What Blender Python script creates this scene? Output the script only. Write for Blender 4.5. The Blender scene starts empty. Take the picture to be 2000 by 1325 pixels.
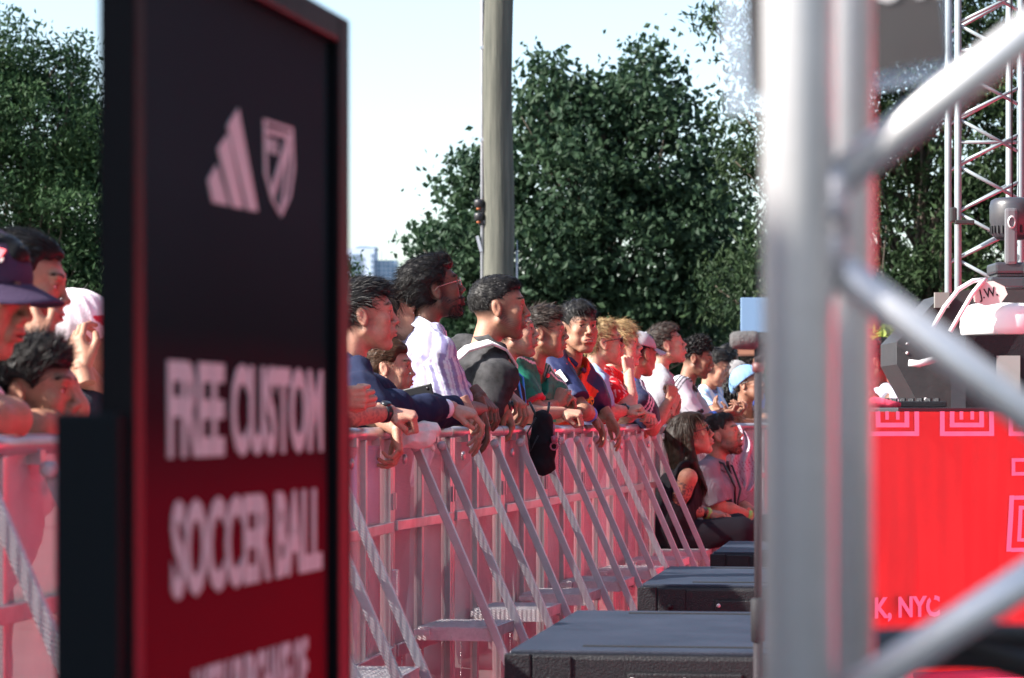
import bpy, math, random
import numpy as np
from mathutils import Vector, Matrix
random.seed(7)
SC = bpy.context.scene
COL = SC.collection
R = math.radians
F = 5400.0; HY = 818.0; CZ = 1.18           # focal length in photo pixels, horizon row, camera height
# ------------------------------------------------------------------ camera
cam_d = bpy.data.cameras.new("Camera"); cam = bpy.data.objects.new("Camera", cam_d); COL.objects.link(cam)
cam.location = (0, 0, CZ); cam.rotation_euler = (R(90), 0, 0)
cam_d.sensor_width = 36.0; cam_d.lens = 36.0*F/2000.0
cam_d.shift_y = (HY-662.5)/2000.0
cam_d.clip_start = 0.05; cam_d.clip_end = 5000
cam_d.dof.use_dof = True; cam_d.dof.focus_distance = 11.8; cam_d.dof.aperture_fstop = 6.8
SC.camera = cam
# ------------------------------------------------------------------ light
SUN = Vector((-0.78, -0.24, 0.56)).normalized()
w = bpy.data.worlds.new("World"); SC.world = w; w.use_nodes = True
nt = w.node_tree; bg = nt.nodes['Background']; sky = nt.nodes.new('ShaderNodeTexSky')
sky.sky_type = 'NISHITA'; sky.sun_disc = False
sky.sun_elevation = math.asin(SUN.z); sky.sun_rotation = math.atan2(SUN.x, SUN.y)
sky.air_density = 1.0; sky.dust_density = 1.6; sky.ozone_density = 1.0
nt.links.new(sky.outputs[0], bg.inputs[0]); bg.inputs[1].default_value = 0.108
sl = bpy.data.lights.new("Sun", 'SUN'); so = bpy.data.objects.new("Sun", sl); COL.objects.link(so)
sl.energy = 5.0; sl.angle = R(0.5); sl.color = (1.0, 0.95, 0.88)
so.rotation_euler = SUN.to_track_quat('Z', 'Y').to_euler()
SC.view_settings.view_transform = 'Standard'; SC.view_settings.look = 'None'
SC.view_settings.gamma = 1.0; SC.view_settings.exposure = 1.6; SC.view_settings.use_curve_mapping = False
SC.render.engine = 'CYCLES'
SC.cycles.max_bounces = 8; SC.cycles.diffuse_bounces = 4; SC.cycles.transparent_max_bounces = 24
# ------------------------------------------------------------------ helpers
def at(px, py, Y):
    return Vector(((px-1000.0)*Y/F, Y, CZ-(py-HY)*Y/F))
def tag(o, label=None, cat=None, group=None, kind=None):
    if label: o['label'] = label
    if cat: o['category'] = cat
    if group: o['group'] = group
    if kind: o['kind'] = kind
    return o
def empty(name, loc=(0, 0, 0), rz=0.0):
    o = bpy.data.objects.new(name, None); COL.objects.link(o); o.location = loc; o.rotation_euler = (0, 0, rz)
    o.empty_display_size = 0.1
    return o
def copy_tree(o, parent=None):
    c = o.copy(); COL.objects.link(c)
    if parent: c.parent = parent
    for ch in list(o.children): copy_tree(ch, c)
    return c
def npmesh(name, V, Q, mats, parent=None, smooth=False, midx=None, col=None, T=None):
    """V (n,3) array, Q (m,4) quads and/or T (k,3) triangles -> one mesh object"""
    me = bpy.data.meshes.new(name); V = np.asarray(V, np.float32)
    nq = 0 if Q is None else len(Q); ntr = 0 if T is None else len(T)
    me.vertices.add(len(V)); me.vertices.foreach_set('co', V.ravel())
    me.loops.add(nq*4+ntr*3); me.polygons.add(nq+ntr)
    li = np.concatenate([np.asarray(Q, np.int32).ravel() if nq else np.zeros(0, np.int32), np.asarray(T, np.int32).ravel() if ntr else np.zeros(0, np.int32)])
    me.loops.foreach_set('vertex_index', li)
    ls = np.concatenate([np.arange(nq)*4, nq*4+np.arange(ntr)*3]).astype(np.int32)
    me.polygons.foreach_set('loop_start', ls)
    me.polygons.foreach_set('use_smooth', np.full(nq+ntr, smooth, dtype=bool))
    if midx is not None: me.polygons.foreach_set('material_index', np.asarray(midx, np.int32))
    for m in (mats if isinstance(mats, (list, tuple)) else [mats]): me.materials.append(m)
    if col is not None:
        a = me.color_attributes.new('tint', 'FLOAT_COLOR', 'POINT')
        c = np.ones((len(V), 4), np.float32); c[:, :col.shape[1]] = col; a.data.foreach_set('color', c.ravel())
    me.update(calc_edges=True); me.validate()
    o = bpy.data.objects.new(name, me); COL.objects.link(o)
    if parent: o.parent = parent
    return o
class MB:
    def __init__(s): s.v = []; s.f = []; s.sm = []; s.mi = []; s.m = 0
    def add(s, vs, fs, smooth=False, M=None):
        b = len(s.v)
        for p in vs: s.v.append(tuple(M @ Vector(p)) if M is not None else tuple(p))
        for f in fs: s.f.append(tuple(b+i for i in f)); s.sm.append(smooth); s.mi.append(s.m)
        return s
    def box(s, c, sz, M=None, bev=0.0, rot=None):
        x, y, z = sz[0]/2, sz[1]/2, sz[2]/2
        if bev <= 0:
            vs = [(i*x, j*y, k*z) for i in (-1, 1) for j in (-1, 1) for k in (-1, 1)]
            fs = [(0, 1, 3, 2), (4, 6, 7, 5), (0, 4, 5, 1), (2, 3, 7, 6), (0, 2, 6, 4), (1, 5, 7, 3)]
        else:
            import bmesh
            bm = bmesh.new(); bmesh.ops.create_cube(bm, size=1.0)
            for v in bm.verts: v.co = Vector((v.co.x*sz[0], v.co.y*sz[1], v.co.z*sz[2]))
            bmesh.ops.bevel(bm, geom=bm.edges[:], offset=bev, segments=2, affect='EDGES', profile=0.6)
            bm.verts.index_update(); vs = [tuple(v.co) for v in bm.verts]; fs = [tuple(v.index for v in f.verts) for f in bm.faces]; bm.free()
        L = Matrix.Translation(c) @ (rot.to_4x4() if rot is not None else Matrix.Identity(4))
        return s.add(vs, fs, False, (M @ L) if M is not None else L)
    def bar(s, a, b, wd, ht, up=(0, 0, 1), bev=0.0):
        """rectangular bar from a to b: wd across, ht along 'up'"""
        a = Vector(a); b = Vector(b); d = (b-a); L = d.length; d.normalize(); u = Vector(up)
        x = d.cross(u)
        if x.length < 1e-5: x = d.cross(Vector((1, 0, 0)))
        x.normalize(); u = x.cross(d).normalized()
        rot = Matrix((x, d, u)).transposed()
        return s.box((a+b)/2, (wd, L, ht), rot=rot, bev=bev)
    def tube(s, pts, r, n=12, caps=True, smooth=True):
        pts = [Vector(p) for p in pts]; rs = r if isinstance(r, (list, tuple)) else [r]*len(pts)
        vs = []; fs = []; prev = None
        for i, p in enumerate(pts):
            d = (pts[min(i+1, len(pts)-1)]-pts[max(i-1, 0)])
            if d.length < 1e-9: d = Vector((0, 0, 1))
            d.normalize()
            if prev is None:
                u = d.orthogonal().normalized()
            else:
                u = (prev - d*prev.dot(d))
                u = u.normalized() if u.length > 1e-6 else d.orthogonal().normalized()
            prev = u; w_ = d.cross(u)
            for k in range(n):
                a = 2*math.pi*k/n; vs.append(p+(u*math.cos(a)+w_*math.sin(a))*rs[i])
        for i in range(len(pts)-1):
            for k in range(n):
                fs.append((i*n+k, i*n+(k+1) % n, (i+1)*n+(k+1) % n, (i+1)*n+k))
        s.add(vs, fs, smooth)
        if caps:
            b = len(s.v)-len(vs)
            s.f.append(tuple(b+k for k in range(n-1, -1, -1))); s.sm.append(False); s.mi.append(s.m)
            s.f.append(tuple(b+(len(pts)-1)*n+k for k in range(n))); s.sm.append(False); s.mi.append(s.m)
        return s
    def lathe(s, prof, M=None, n=24, smooth=True):
        vs = []; fs = []
        for (r, z) in prof:
            for k in range(n):
                a = 2*math.pi*k/n; vs.append((r*math.cos(a), r*math.sin(a), z))
        for i in range(len(prof)-1):
            for k in range(n): fs.append((i*n+k, i*n+(k+1) % n, (i+1)*n+(k+1) % n, (i+1)*n+k))
        return s.add(vs, fs, smooth, M)
    def prism(s, poly, z0, z1, M=None):
        """2-D polygon extruded along local z"""
        n = len(poly); vs = [(p[0], p[1], z0) for p in poly]+[(p[0], p[1], z1) for p in poly]
        fs = [tuple(range(n-1, -1, -1)), tuple(range(n, 2*n))]+[(i, (i+1) % n, n+(i+1) % n, n+i) for i in range(n)]
        return s.add(vs, fs, False, M)
    def build(s, name, mats, parent=None, tri=False):
        me = bpy.data.meshes.new(name); me.from_pydata([tuple(v) for v in s.v], [], s.f)
        for m in (mats if isinstance(mats, (list, tuple)) else [mats]): me.materials.append(m)
        me.polygons.foreach_set('use_smooth', np.array(s.sm, dtype=bool)); me.polygons.foreach_set('material_index', np.array(s.mi, dtype=np.int32))
        me.update(); o = bpy.data.objects.new(name, me); COL.objects.link(o)
        if parent: o.parent = parent
        return o
def mat(name, c1, rough=0.5, metal=0.0, c2=None, nscale=8.0, bump=0.0, bscale=60.0, stretch=(1, 1, 1), spec=None, rvar=0.0, attr=False, alpha=None, detail=5, sss=0.0, coat=0.0, trans=0.0):
    m = bpy.data.materials.new(name); m.use_nodes = True; N = m.node_tree.nodes; L = m.node_tree.links
    p = N['Principled BSDF']
    p.inputs['Base Color'].default_value = (*c1, 1); p.inputs['Roughness'].default_value = rough; p.inputs['Metallic'].default_value = metal
    if spec is not None: p.inputs['Specular IOR Level'].default_value = spec
    if sss: p.inputs['Subsurface Weight'].default_value = sss; p.inputs['Subsurface Radius'].default_value = (0.012, 0.005, 0.003); p.inputs['Subsurface Scale'].default_value = 1.0
    if coat: p.inputs['Coat Weight'].default_value = coat
    if alpha is not None: p.inputs['Alpha'].default_value = alpha
    tc = N.new('ShaderNodeTexCoord'); mp = N.new('ShaderNodeMapping'); L.new(tc.outputs['Object'], mp.inputs[0]); mp.inputs['Scale'].default_value = stretch
    out = None
    if c2 is not None or rvar:
        nz = N.new('ShaderNodeTexNoise'); nz.inputs['Scale'].default_value = nscale; nz.inputs['Detail'].default_value = detail; nz.inputs['Roughness'].default_value = 0.65
        L.new(mp.outputs[0], nz.inputs['Vector'])
        rp = N.new('ShaderNodeValToRGB'); rp.color_ramp.elements[0].position = 0.35; rp.color_ramp.elements[1].position = 0.68
        rp.color_ramp.elements[0].color = (*c1, 1); rp.color_ramp.elements[1].color = (*(c2 or c1), 1)
        L.new(nz.outputs[0], rp.inputs[0]); out = rp.outputs[0]
        if rvar:
            mr = N.new('ShaderNodeMapRange'); mr.inputs[3].default_value = max(0.02, rough-rvar); mr.inputs[4].default_value = rough+rvar
            L.new(nz.outputs[0], mr.inputs[0]); L.new(mr.outputs[0], p.inputs['Roughness'])
    if attr:
        at_ = N.new('ShaderNodeAttribute'); at_.attribute_name = 'tint'
        if out is not None:
            mx = N.new('ShaderNodeMix'); mx.data_type = 'RGBA'; mx.blend_type = 'MULTIPLY'; mx.inputs[0].default_value = 1.0
            L.new(at_.outputs['Color'], mx.inputs[6]); L.new(out, mx.inputs[7]); out = mx.outputs[2]
        else: out = at_.outputs['Color']
    if out is not None: L.new(out, p.inputs['Base Color'])
    if bump:
        n2 = N.new('ShaderNodeTexNoise'); n2.inputs['Scale'].default_value = bscale; n2.inputs['Detail'].default_value = 6
        L.new(mp.outputs[0], n2.inputs['Vector']); b = N.new('ShaderNodeBump'); b.inputs['Strength'].default_value = bump; b.inputs['Distance'].default_value = 0.01
        L.new(n2.outputs[0], b.inputs['Height']); L.new(b.outputs[0], p.inputs['Normal'])
    if trans:
        tr = N.new('ShaderNodeBsdfTranslucent'); ms = N.new('ShaderNodeMixShader'); ms.inputs[0].default_value = trans
        if out is not None: L.new(out, tr.inputs[0])
        else: tr.inputs[0].default_value = (*c1, 1)
        L.new(p.outputs[0], ms.inputs[1]); L.new(tr.outputs[0], ms.inputs[2]); L.new(ms.outputs[0], N['Material Output'].inputs[0])
    return m
M = {}
def textmesh(name, body, size, material, parent, Mx, sx=1.0, offset=0.0, depth=0.001, align='LEFT'):
    cu = bpy.data.curves.new(name, 'FONT'); cu.body = body; cu.size = size; cu.offset = offset; cu.extrude = depth; cu.align_x = align; cu.resolution_u = 3
    t = bpy.data.objects.new(name+'_curve', cu); COL.objects.link(t)
    bpy.context.view_layer.update()
    dg = bpy.context.evaluated_depsgraph_get(); me = bpy.data.meshes.new_from_object(t.evaluated_get(dg))
    bpy.data.objects.remove(t); bpy.data.curves.remove(cu)
    me.transform(Mx @ Matrix.Diagonal((sx, 1, 1, 1))); me.materials.clear(); me.materials.append(material)
    o = bpy.data.objects.new(name, me); COL.objects.link(o)
    if parent: o.parent = parent
    return o
# ------------------------------------------------------------------ ground
M['paving'] = mat('paving', (0.11, 0.105, 0.10), 0.9, c2=(0.16, 0.155, 0.145), nscale=3, bump=0.3, bscale=80)
M['carpet'] = mat('red_carpet', (0.84, 0.026, 0.10), 0.95, c2=(0.88, 0.04, 0.12), nscale=6, bump=0.3, bscale=300)
g = MB(); g.add([(-3000, -200, 0), (3000, -200, 0), (3000, 4000, 0), (-3000, 4000, 0)], [(0, 1, 2, 3)]); tag(g.build('ground', M['paving']), kind='structure')
BA = lambda Y: -1.74+0.1291*Y                                 # barricade line near, then bent
BB = lambda Y: -2.48+0.2019*Y
YB = 9.99                                                       # where it bends
cp = [(BA(4.4)+0.02, 4.4), (4.42, 4.4), (4.42, 19.5), (BB(19.5), 19.5), (BB(YB)+0.02, YB)]
g = MB(); g.add([(x, y, 0.004) for x, y in cp], [tuple(range(5))]); tag(g.build('carpet_floor', M['carpet']), kind='structure')
# ------------------------------------------------------------------ far building
def building():
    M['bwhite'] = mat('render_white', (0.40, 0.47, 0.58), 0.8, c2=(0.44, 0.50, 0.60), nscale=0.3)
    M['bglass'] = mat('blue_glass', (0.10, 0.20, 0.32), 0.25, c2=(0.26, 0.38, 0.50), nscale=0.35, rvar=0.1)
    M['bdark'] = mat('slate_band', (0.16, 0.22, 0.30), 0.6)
    Y = 800.0; s = Y/F
    root = empty('tower_block', at(730, HY+8, Y) - Vector((0, 0, 0)));  root.location.z = 0
    tag(root, 'pale blue and white apartment towers far beyond the crowd, left of the wooden pole', 'building')
    o = root.location
    def blk(x0, x1, ytop, dy, dep, m, name):
        z1 = CZ+(HY-ytop)*s
        b = MB(); b.box((((x0+x1)/2-1000)*s-o.x, dy+dep/2, z1/2), ((x1-x0)*s, dep, z1)); return b.build(name, m, root)
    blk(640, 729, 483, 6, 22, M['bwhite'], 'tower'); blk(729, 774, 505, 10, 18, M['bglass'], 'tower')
    for k in range(16):                        # window bands on the near tower, one per storey
        y = 497+k*11; w_ = MB(); w_.box(((679.5-1000)*s-o.x, 5.7, CZ+(HY-y)*s), (39*s, 0.6, 5.2*s)); w_.build('window', M['bdark'], root)
        w_ = MB(); w_.box(((725-1000)*s-o.x, 5.8, CZ+(HY-y)*s), (6*s, 0.4, 6*s)); w_.build('window', M['bdark'], root)
    for k in range(5):
        m_ = MB(); m_.box(((733+k*9-1000)*s-o.x, 9.8, 30), (1.2*s, 0.4, 60)); m_.build('mullion', M['bwhite'], root)
    for k in range(3, 17):
        m_ = MB(); m_.box(((751.5-1000)*s-o.x, 9.85, CZ+(HY-(505+k*9-20))*s), (44*s, 0.3, 1.2*s)); m_.build('floor_band', M['bwhite'], root)
    r = MB(); r.box(((712-1000)*s-o.x, 14, CZ+(HY-481)*s), (42*s, 10, 5*s)); r.box(((706-1000)*s-o.x, 14, CZ+(HY-478)*s), (20*s, 6, 3*s)); r.build('roof', M['bdark'], root)
building()
# ------------------------------------------------------------------ trees
M['bark'] = mat('bark', (0.06, 0.045, 0.035), 0.9, c2=(0.10, 0.08, 0.06), nscale=12, stretch=(1, 1, 0.2), bump=0.5, bscale=20)
M['leaf_dark'] = mat('leaf_dark', (0.014, 0.034, 0.020), 0.6, c2=(0.034, 0.066, 0.030), nscale=1.6, trans=0.25, spec=0.18)
M['leaf_cool'] = mat('leaf_cool', (0.016, 0.040, 0.020), 0.55, c2=(0.045, 0.088, 0.032), nscale=1.4, trans=0.2, spec=0.12)
M['leaf_warm'] = mat('leaf_warm', (0.014, 0.030, 0.015), 0.55, c2=(0.036, 0.060, 0.022), nscale=1.1, trans=0.15, spec=0.12)
M['leaf_lime'] = mat('leaf_lime', (0.10, 0.18, 0.02), 0.5, c2=(0.25, 0.30, 0.04), nscale=2.0, trans=0.25, spec=0.3)
def leaves(cent, per, rad, size, rng, droop=0.35, aspect=0.55):
    n = len(cent)*per
    c = np.repeat(cent, per, 0)+rng.normal(0, 1, (n, 3))*np.array([rad, rad, rad*0.62])
    d = rng.normal(0, 1, (n, 3)); d[:, 2] -= droop*1.5; d /= np.linalg.norm(d, axis=1)[:, None]
    r_ = rng.normal(0, 1, (n, 3)); r_[:, 2] *= 0.4; sd = np.cross(d, r_); sd /= np.linalg.norm(sd, axis=1)[:, None]
    L = size*rng.uniform(0.6, 1.25, (n, 1)); up = np.cross(sd, d)*L*0.12
    V = np.stack([c-d*L*0.5, c+sd*L*aspect*0.5+up, c+d*L*0.5, c-sd*L*aspect*0.5+up], 1).reshape(-1, 3)
    Q = np.arange(n*4).reshape(-1, 4)
    return V, Q
def tree(name, label, base, lobes, nclump, per, size, rad, m, seed, trunk_h, tr=0.16, droop=0.35, group=None, fill=0.35, aspect=0.55):
    """lobes: list of (centre, radii); clumps sit mostly in the outer shell of each lobe; limbs run from the trunk to them"""
    rng = np.random.default_rng(seed); base = Vector(base); root = empty(name, base); tag(root, label, 'tree', group)
    vol = np.array([l[1][0]*l[1][1]*l[1][2] for l in lobes])**0.72; cnt = (vol/vol.sum()*nclump).astype(int)+1
    C = []; ends = []
    for (c, r), k in zip(lobes, cnt):
        d = rng.normal(0, 1, (k, 3)); d /= np.linalg.norm(d, axis=1)[:, None]
        q = rng.uniform(fill, 1.0, (k, 1))**0.6*np.where(rng.random((k, 1)) < .14, rng.uniform(1.05, 1.28, (k, 1)), 1.0)
        P = np.array(c)+d*q*np.array(r); C.append(P)
        for j in range(max(3, k//14)): ends.append(Vector(P[rng.integers(0, k)]))
    C = np.concatenate(C)-np.array(base); C = C[C[:, 2] > 0.2]
    V, Q = leaves(C, per, rad, size, rng, droop, aspect)
    npmesh('crown', V, Q, m, root)
    b = MB(); top = Vector((0, 0, trunk_h)); jit = lambda a: Vector(rng.normal(0, a, 3))
    pts = [Vector((0, 0, -0.1)), Vector((0, 0, trunk_h*0.3))+jit(0.05), Vector((0, 0, trunk_h*0.65))+jit(0.08), top]
    b.tube(pts, [tr*1.25, tr, tr*0.75, tr*0.45], 10)
    b.build('trunk', M['bark'], root)
    b = MB()
    for e in ends[:130]:
        e = e-base; a = Vector((0, 0, min(trunk_h*0.95, max(trunk_h*0.25, e.z*rng.uniform(0.35, 0.75)))))
        mid = a.lerp(e, 0.5)+Vector((0, 0, -0.08*(e-a).length))+jit(0.08)
        b.tube([a, a.lerp(mid, 0.5)+jit(0.04), mid, mid.lerp(e, 0.6)+jit(0.05), e], [tr*0.28, tr*0.2, tr*0.13, tr*0.07, tr*0.03], 6)
    b.build('limb', M['bark'], root)
    return root
def plobe(px, py, Y, rx, ry, dep):
    s = Y/F; return (tuple(at(px, py, Y)), (rx*s, dep, ry*s))
Yc = 38.0
main = [plobe(*a) for a in [(1265, 190, Yc, 70, 95, 0.7), (1075, 205, Yc, 62, 85, 0.6), (1150, 260, Yc+.2, 100, 95, 0.9), (1290, 320, Yc, 125, 125, 1.1), (1090, 370, Yc-.3, 150, 120, 1.2),
        (950, 360, Yc, 80, 70, 0.8), (900, 470, Yc, 95, 65, 1.0), (1020, 520, Yc-.4, 170, 110, 1.4), (1230, 500, Yc, 190, 140, 1.5), (1380, 450, Yc, 90, 130, 1.1),
        (1130, 640, Yc, 220, 90, 1.4), (1380, 640, Yc, 130, 100, 1.3), (1270, 100, Yc, 20, 28, .2), (1056, 128, Yc, 18, 28, .2), (838, 488, Yc, 42, 22, .3), (925, 600, Yc, 110, 70, 1.0)]]
tree('broadleaf_tree', 'large dark green broadleaf tree rising behind the wooden pole and the crowd', (at(1180, 0, Yc).x, Yc, 0), main, 980, 43, 0.12, 0.19, M['leaf_dark'], 3, 5.2, 0.13, aspect=0.62)
Yl = 30.0
lt = [plobe(*a) for a in [(20, 110, Yl, 75, 75, .6), (-60, 200, Yl, 120, 120, 1), (130, 150, Yl, 40, 55, .4), (100, 260, Yl, 110, 110, 1.), (-20, 380, Yl, 150, 120, 1.2), (150, 420, Yl, 110, 110, 1.1), (60, 560, Yl, 190, 110, 1.3), (190, 300, Yl, 70, 90, .7), (240, 540, Yl, 110, 110, .9), (148, 90, Yl, 16, 22, .15), (620, 560, Yl+2, 78, 80, .7)]]
tree('feathery_tree', 'feathery green tree at the left edge behind the capped spectator', (at(60, 0, Yl).x, Yl, 0), lt, 1000, 60, 0.08, 0.13, M['leaf_cool'], 5, 4.0, 0.12, droop=0.5, aspect=0.38)
Yr = 33.0
rt = [plobe(*a) for a in [(1440, 230, Yr, 35, 45, .4), (1410, 30, Yr, 38, 35, .4), (1470, 330, Yr, 60, 60, .7), (1560, 120, Yr, 130, 120, 1.1), (1780, 80, Yr, 150, 150, 1.3), (1960, 60, Yr, 120, 160, 1.3), (1650, 300, Yr, 130, 120, 1.3), (1880, 280, Yr, 170, 130, 1.5), (1770, 470, Yr, 160, 120, 1.4), (1960, 480, Yr, 120, 140, 1.4), (1560, 520, Yr, 110, 140, 1.2), (1850, 620, Yr, 190, 90, 1.3), (1450, 560, Yr+1, 70, 90, .8), (2120, 300, Yr, 150, 260, 1.5)]]
tree('leafy_tree', 'leafy green tree standing behind the far lighting truss on the right', (at(1800, 0, Yr).x, Yr, 0), rt, 1050, 50, 0.11, 0.17, M['leaf_warm'], 9, 4.8, 0.15, aspect=0.36, droop=0.6)
sh = [plobe(*a) for a in [(1730, 700, 19., 32, 45, .3), (1715, 745, 19., 40, 35, .3)]]
tree('garden_shrub', 'yellow green shrub seen past the metal tubes above the red banner', (at(1735, 0, 19).x, 19., 0), sh, 60, 40, 0.085, 0.09, M['leaf_lime'], 11, 1.2, 0.02, aspect=0.45)
# a dense line of planting behind everything, closing the horizon
hg = MB(); rng = np.random.default_rng(21)
n = 2600; C = np.stack([rng.uniform(-1.0, 1.0, n)*16+3.0, rng.normal(45.5, 0.8, n), rng.uniform(0.2, 1, n)**0.8*3.1], 1)
C = C[(C[:, 0] > -1.3) | (C[:, 0] < -2.6)]
C = C[(C[:, 0] > -1.6) | (C[:, 2] < 2.2)]
V, Q = leaves(C, 34, 0.22, 0.15, rng); tag(npmesh('hedge', V, Q, M['leaf_dark']), 'dense dark green planting closing the view low behind the crowd', 'hedge', kind='stuff')
# ------------------------------------------------------------------ wooden pole
def wood_pole():
    m = mat('weathered_wood', (0.042, 0.045, 0.036), 0.85, c2=(0.105, 0.105, 0.085), nscale=22, stretch=(1, 1, 0.06), bump=0.7, bscale=30, detail=8)
    Y = 27.0; root = empty('utility_pole', (at(973, 0, Y).x, Y, 0)); tag(root, 'tall weathered wooden pole with metal conduits rising above the crowd', 'pole')
    b = MB(); n = 26
    b.tube([(0.012*math.sin(i*1.1), 0, -0.1+i*0.45) for i in range(n)], [0.162-0.0016*i for i in range(n)], 28); b.build('shaft', m, root)
    mg = mat('galvanised', (0.48, 0.50, 0.54), 0.45, 0.6, c2=(0.36, 0.38, 0.42), nscale=10)
    sx = Y/F
    b = MB(); b.tube([(-31*sx, -0.02, 0.2), (-31*sx, -0.02, 11)], 0.018, 10)
    for z in (2.2, 3.1, 3.9, 4.8): b.box((-29*sx, -0.03, z), (0.06, 0.03, 0.03))
    b.build('conduit', mg, root)
    b = MB(); b.tube([(36*sx, -0.02, 0.2), (36*sx, -0.02, CZ+(HY-490)*sx)], 0.013, 8); b.tube([(40*sx, -0.05, 0.2), (37*sx, -0.04, CZ+(HY-470)*sx)], 0.004, 6); b.build('conduit', mg, root)
    mb = mat('black_plastic', (0.02, 0.02, 0.024), 0.4); mo = mat('orange_lens', (0.40, 0.10, 0.03), 0.4)
    for (py, big) in ((402, 0), (428, 1)):
        z = CZ+(HY-py)*sx; b = MB()
        b.lathe([(0, 0), (0.045, 0.005), (0.05, 0.06), (0.04, 0.075), (0, 0.078)], Matrix.Translation((-37*sx, -0.05, z-0.02)), 14)
        b.box((-33*sx, -0.03, z-0.03), (0.06, 0.04, 0.07), bev=0.01); f = b.build('camera_unit', mb, root)
        b = MB(); b.lathe([(0, -0.02), (0.018, -0.018), (0.02, 0), (0, 0.002)], Matrix.Translation((-38*sx, -0.055, z-0.025)), 12); b.build('lens', mo, f)
    b = MB(); b.bar((-41*sx, -0.03, CZ+(HY-462)*sx), (-33*sx, -0.03, CZ+(HY-492)*sx), 0.05, 0.03); b.build('bracket', mg, root)
wood_pole()
# ------------------------------------------------------------------ crowd barrier panels
def alu(name, c=(0.54, 0.50, 0.52), rough=0.36, metal=0.75):
    return mat(name, c, rough, metal, c2=tuple(x*0.82 for x in c), nscale=14, rvar=0.1, bump=0.06, bscale=40)
M['alu'] = alu('aluminium'); M['alu_strut'] = alu('strut_aluminium', (0.48, 0.45, 0.48), 0.42, 0.55)
M['alu_plate'] = mat('scuffed_plate', (0.46, 0.43, 0.44), 0.6, 0.35, c2=(0.60, 0.56, 0.57), nscale=30, bump=0.4, bscale=160)
def mesh_mat():
    m = mat('perforated_sheet', (0.50, 0.41, 0.44), 0.6, 0.3, c2=(0.42, 0.34, 0.37), nscale=5)
    N = m.node_tree.nodes; L = m.node_tree.links; p = N['Principled BSDF']
    tc = N.new('ShaderNodeTexCoord'); sp = N.new('ShaderNodeSeparateXYZ'); L.new(tc.outputs['Object'], sp.inputs[0])
    PY, PZ = 0.020, 0.0098
    def mth(op, a, b=None):
        n = N.new('ShaderNodeMath'); n.operation = op
        for i, v in enumerate((a, b)):
            if v is None: continue
            if isinstance(v, (int, float)): n.inputs[i].default_value = v
            else: L.new(v, n.inputs[i])
        return n.outputs[0]
    def hole(ox, oz):                           # distance to the nearest hole centre of one of two interleaved grids
        fx = mth('SUBTRACT', mth('FRACT', mth('ADD', mth('DIVIDE', sp.outputs[1], PY), ox)), 0.5)
        fz = mth('SUBTRACT', mth('FRACT', mth('ADD', mth('DIVIDE', sp.outputs[2], PZ), oz)), 0.5)
        return mth('SQRT', mth('ADD', mth('MULTIPLY', fx, fx), mth('MULTIPLY', fz, fz)))
    d = mth('MINIMUM', hole(100.0, 100.0), hole(100.5, 100.5)); a = mth('GREATER_THAN', d, 0.195)
    L.new(a, p.inputs['Alpha']); return m
M['mesh'] = mesh_mat()
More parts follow.
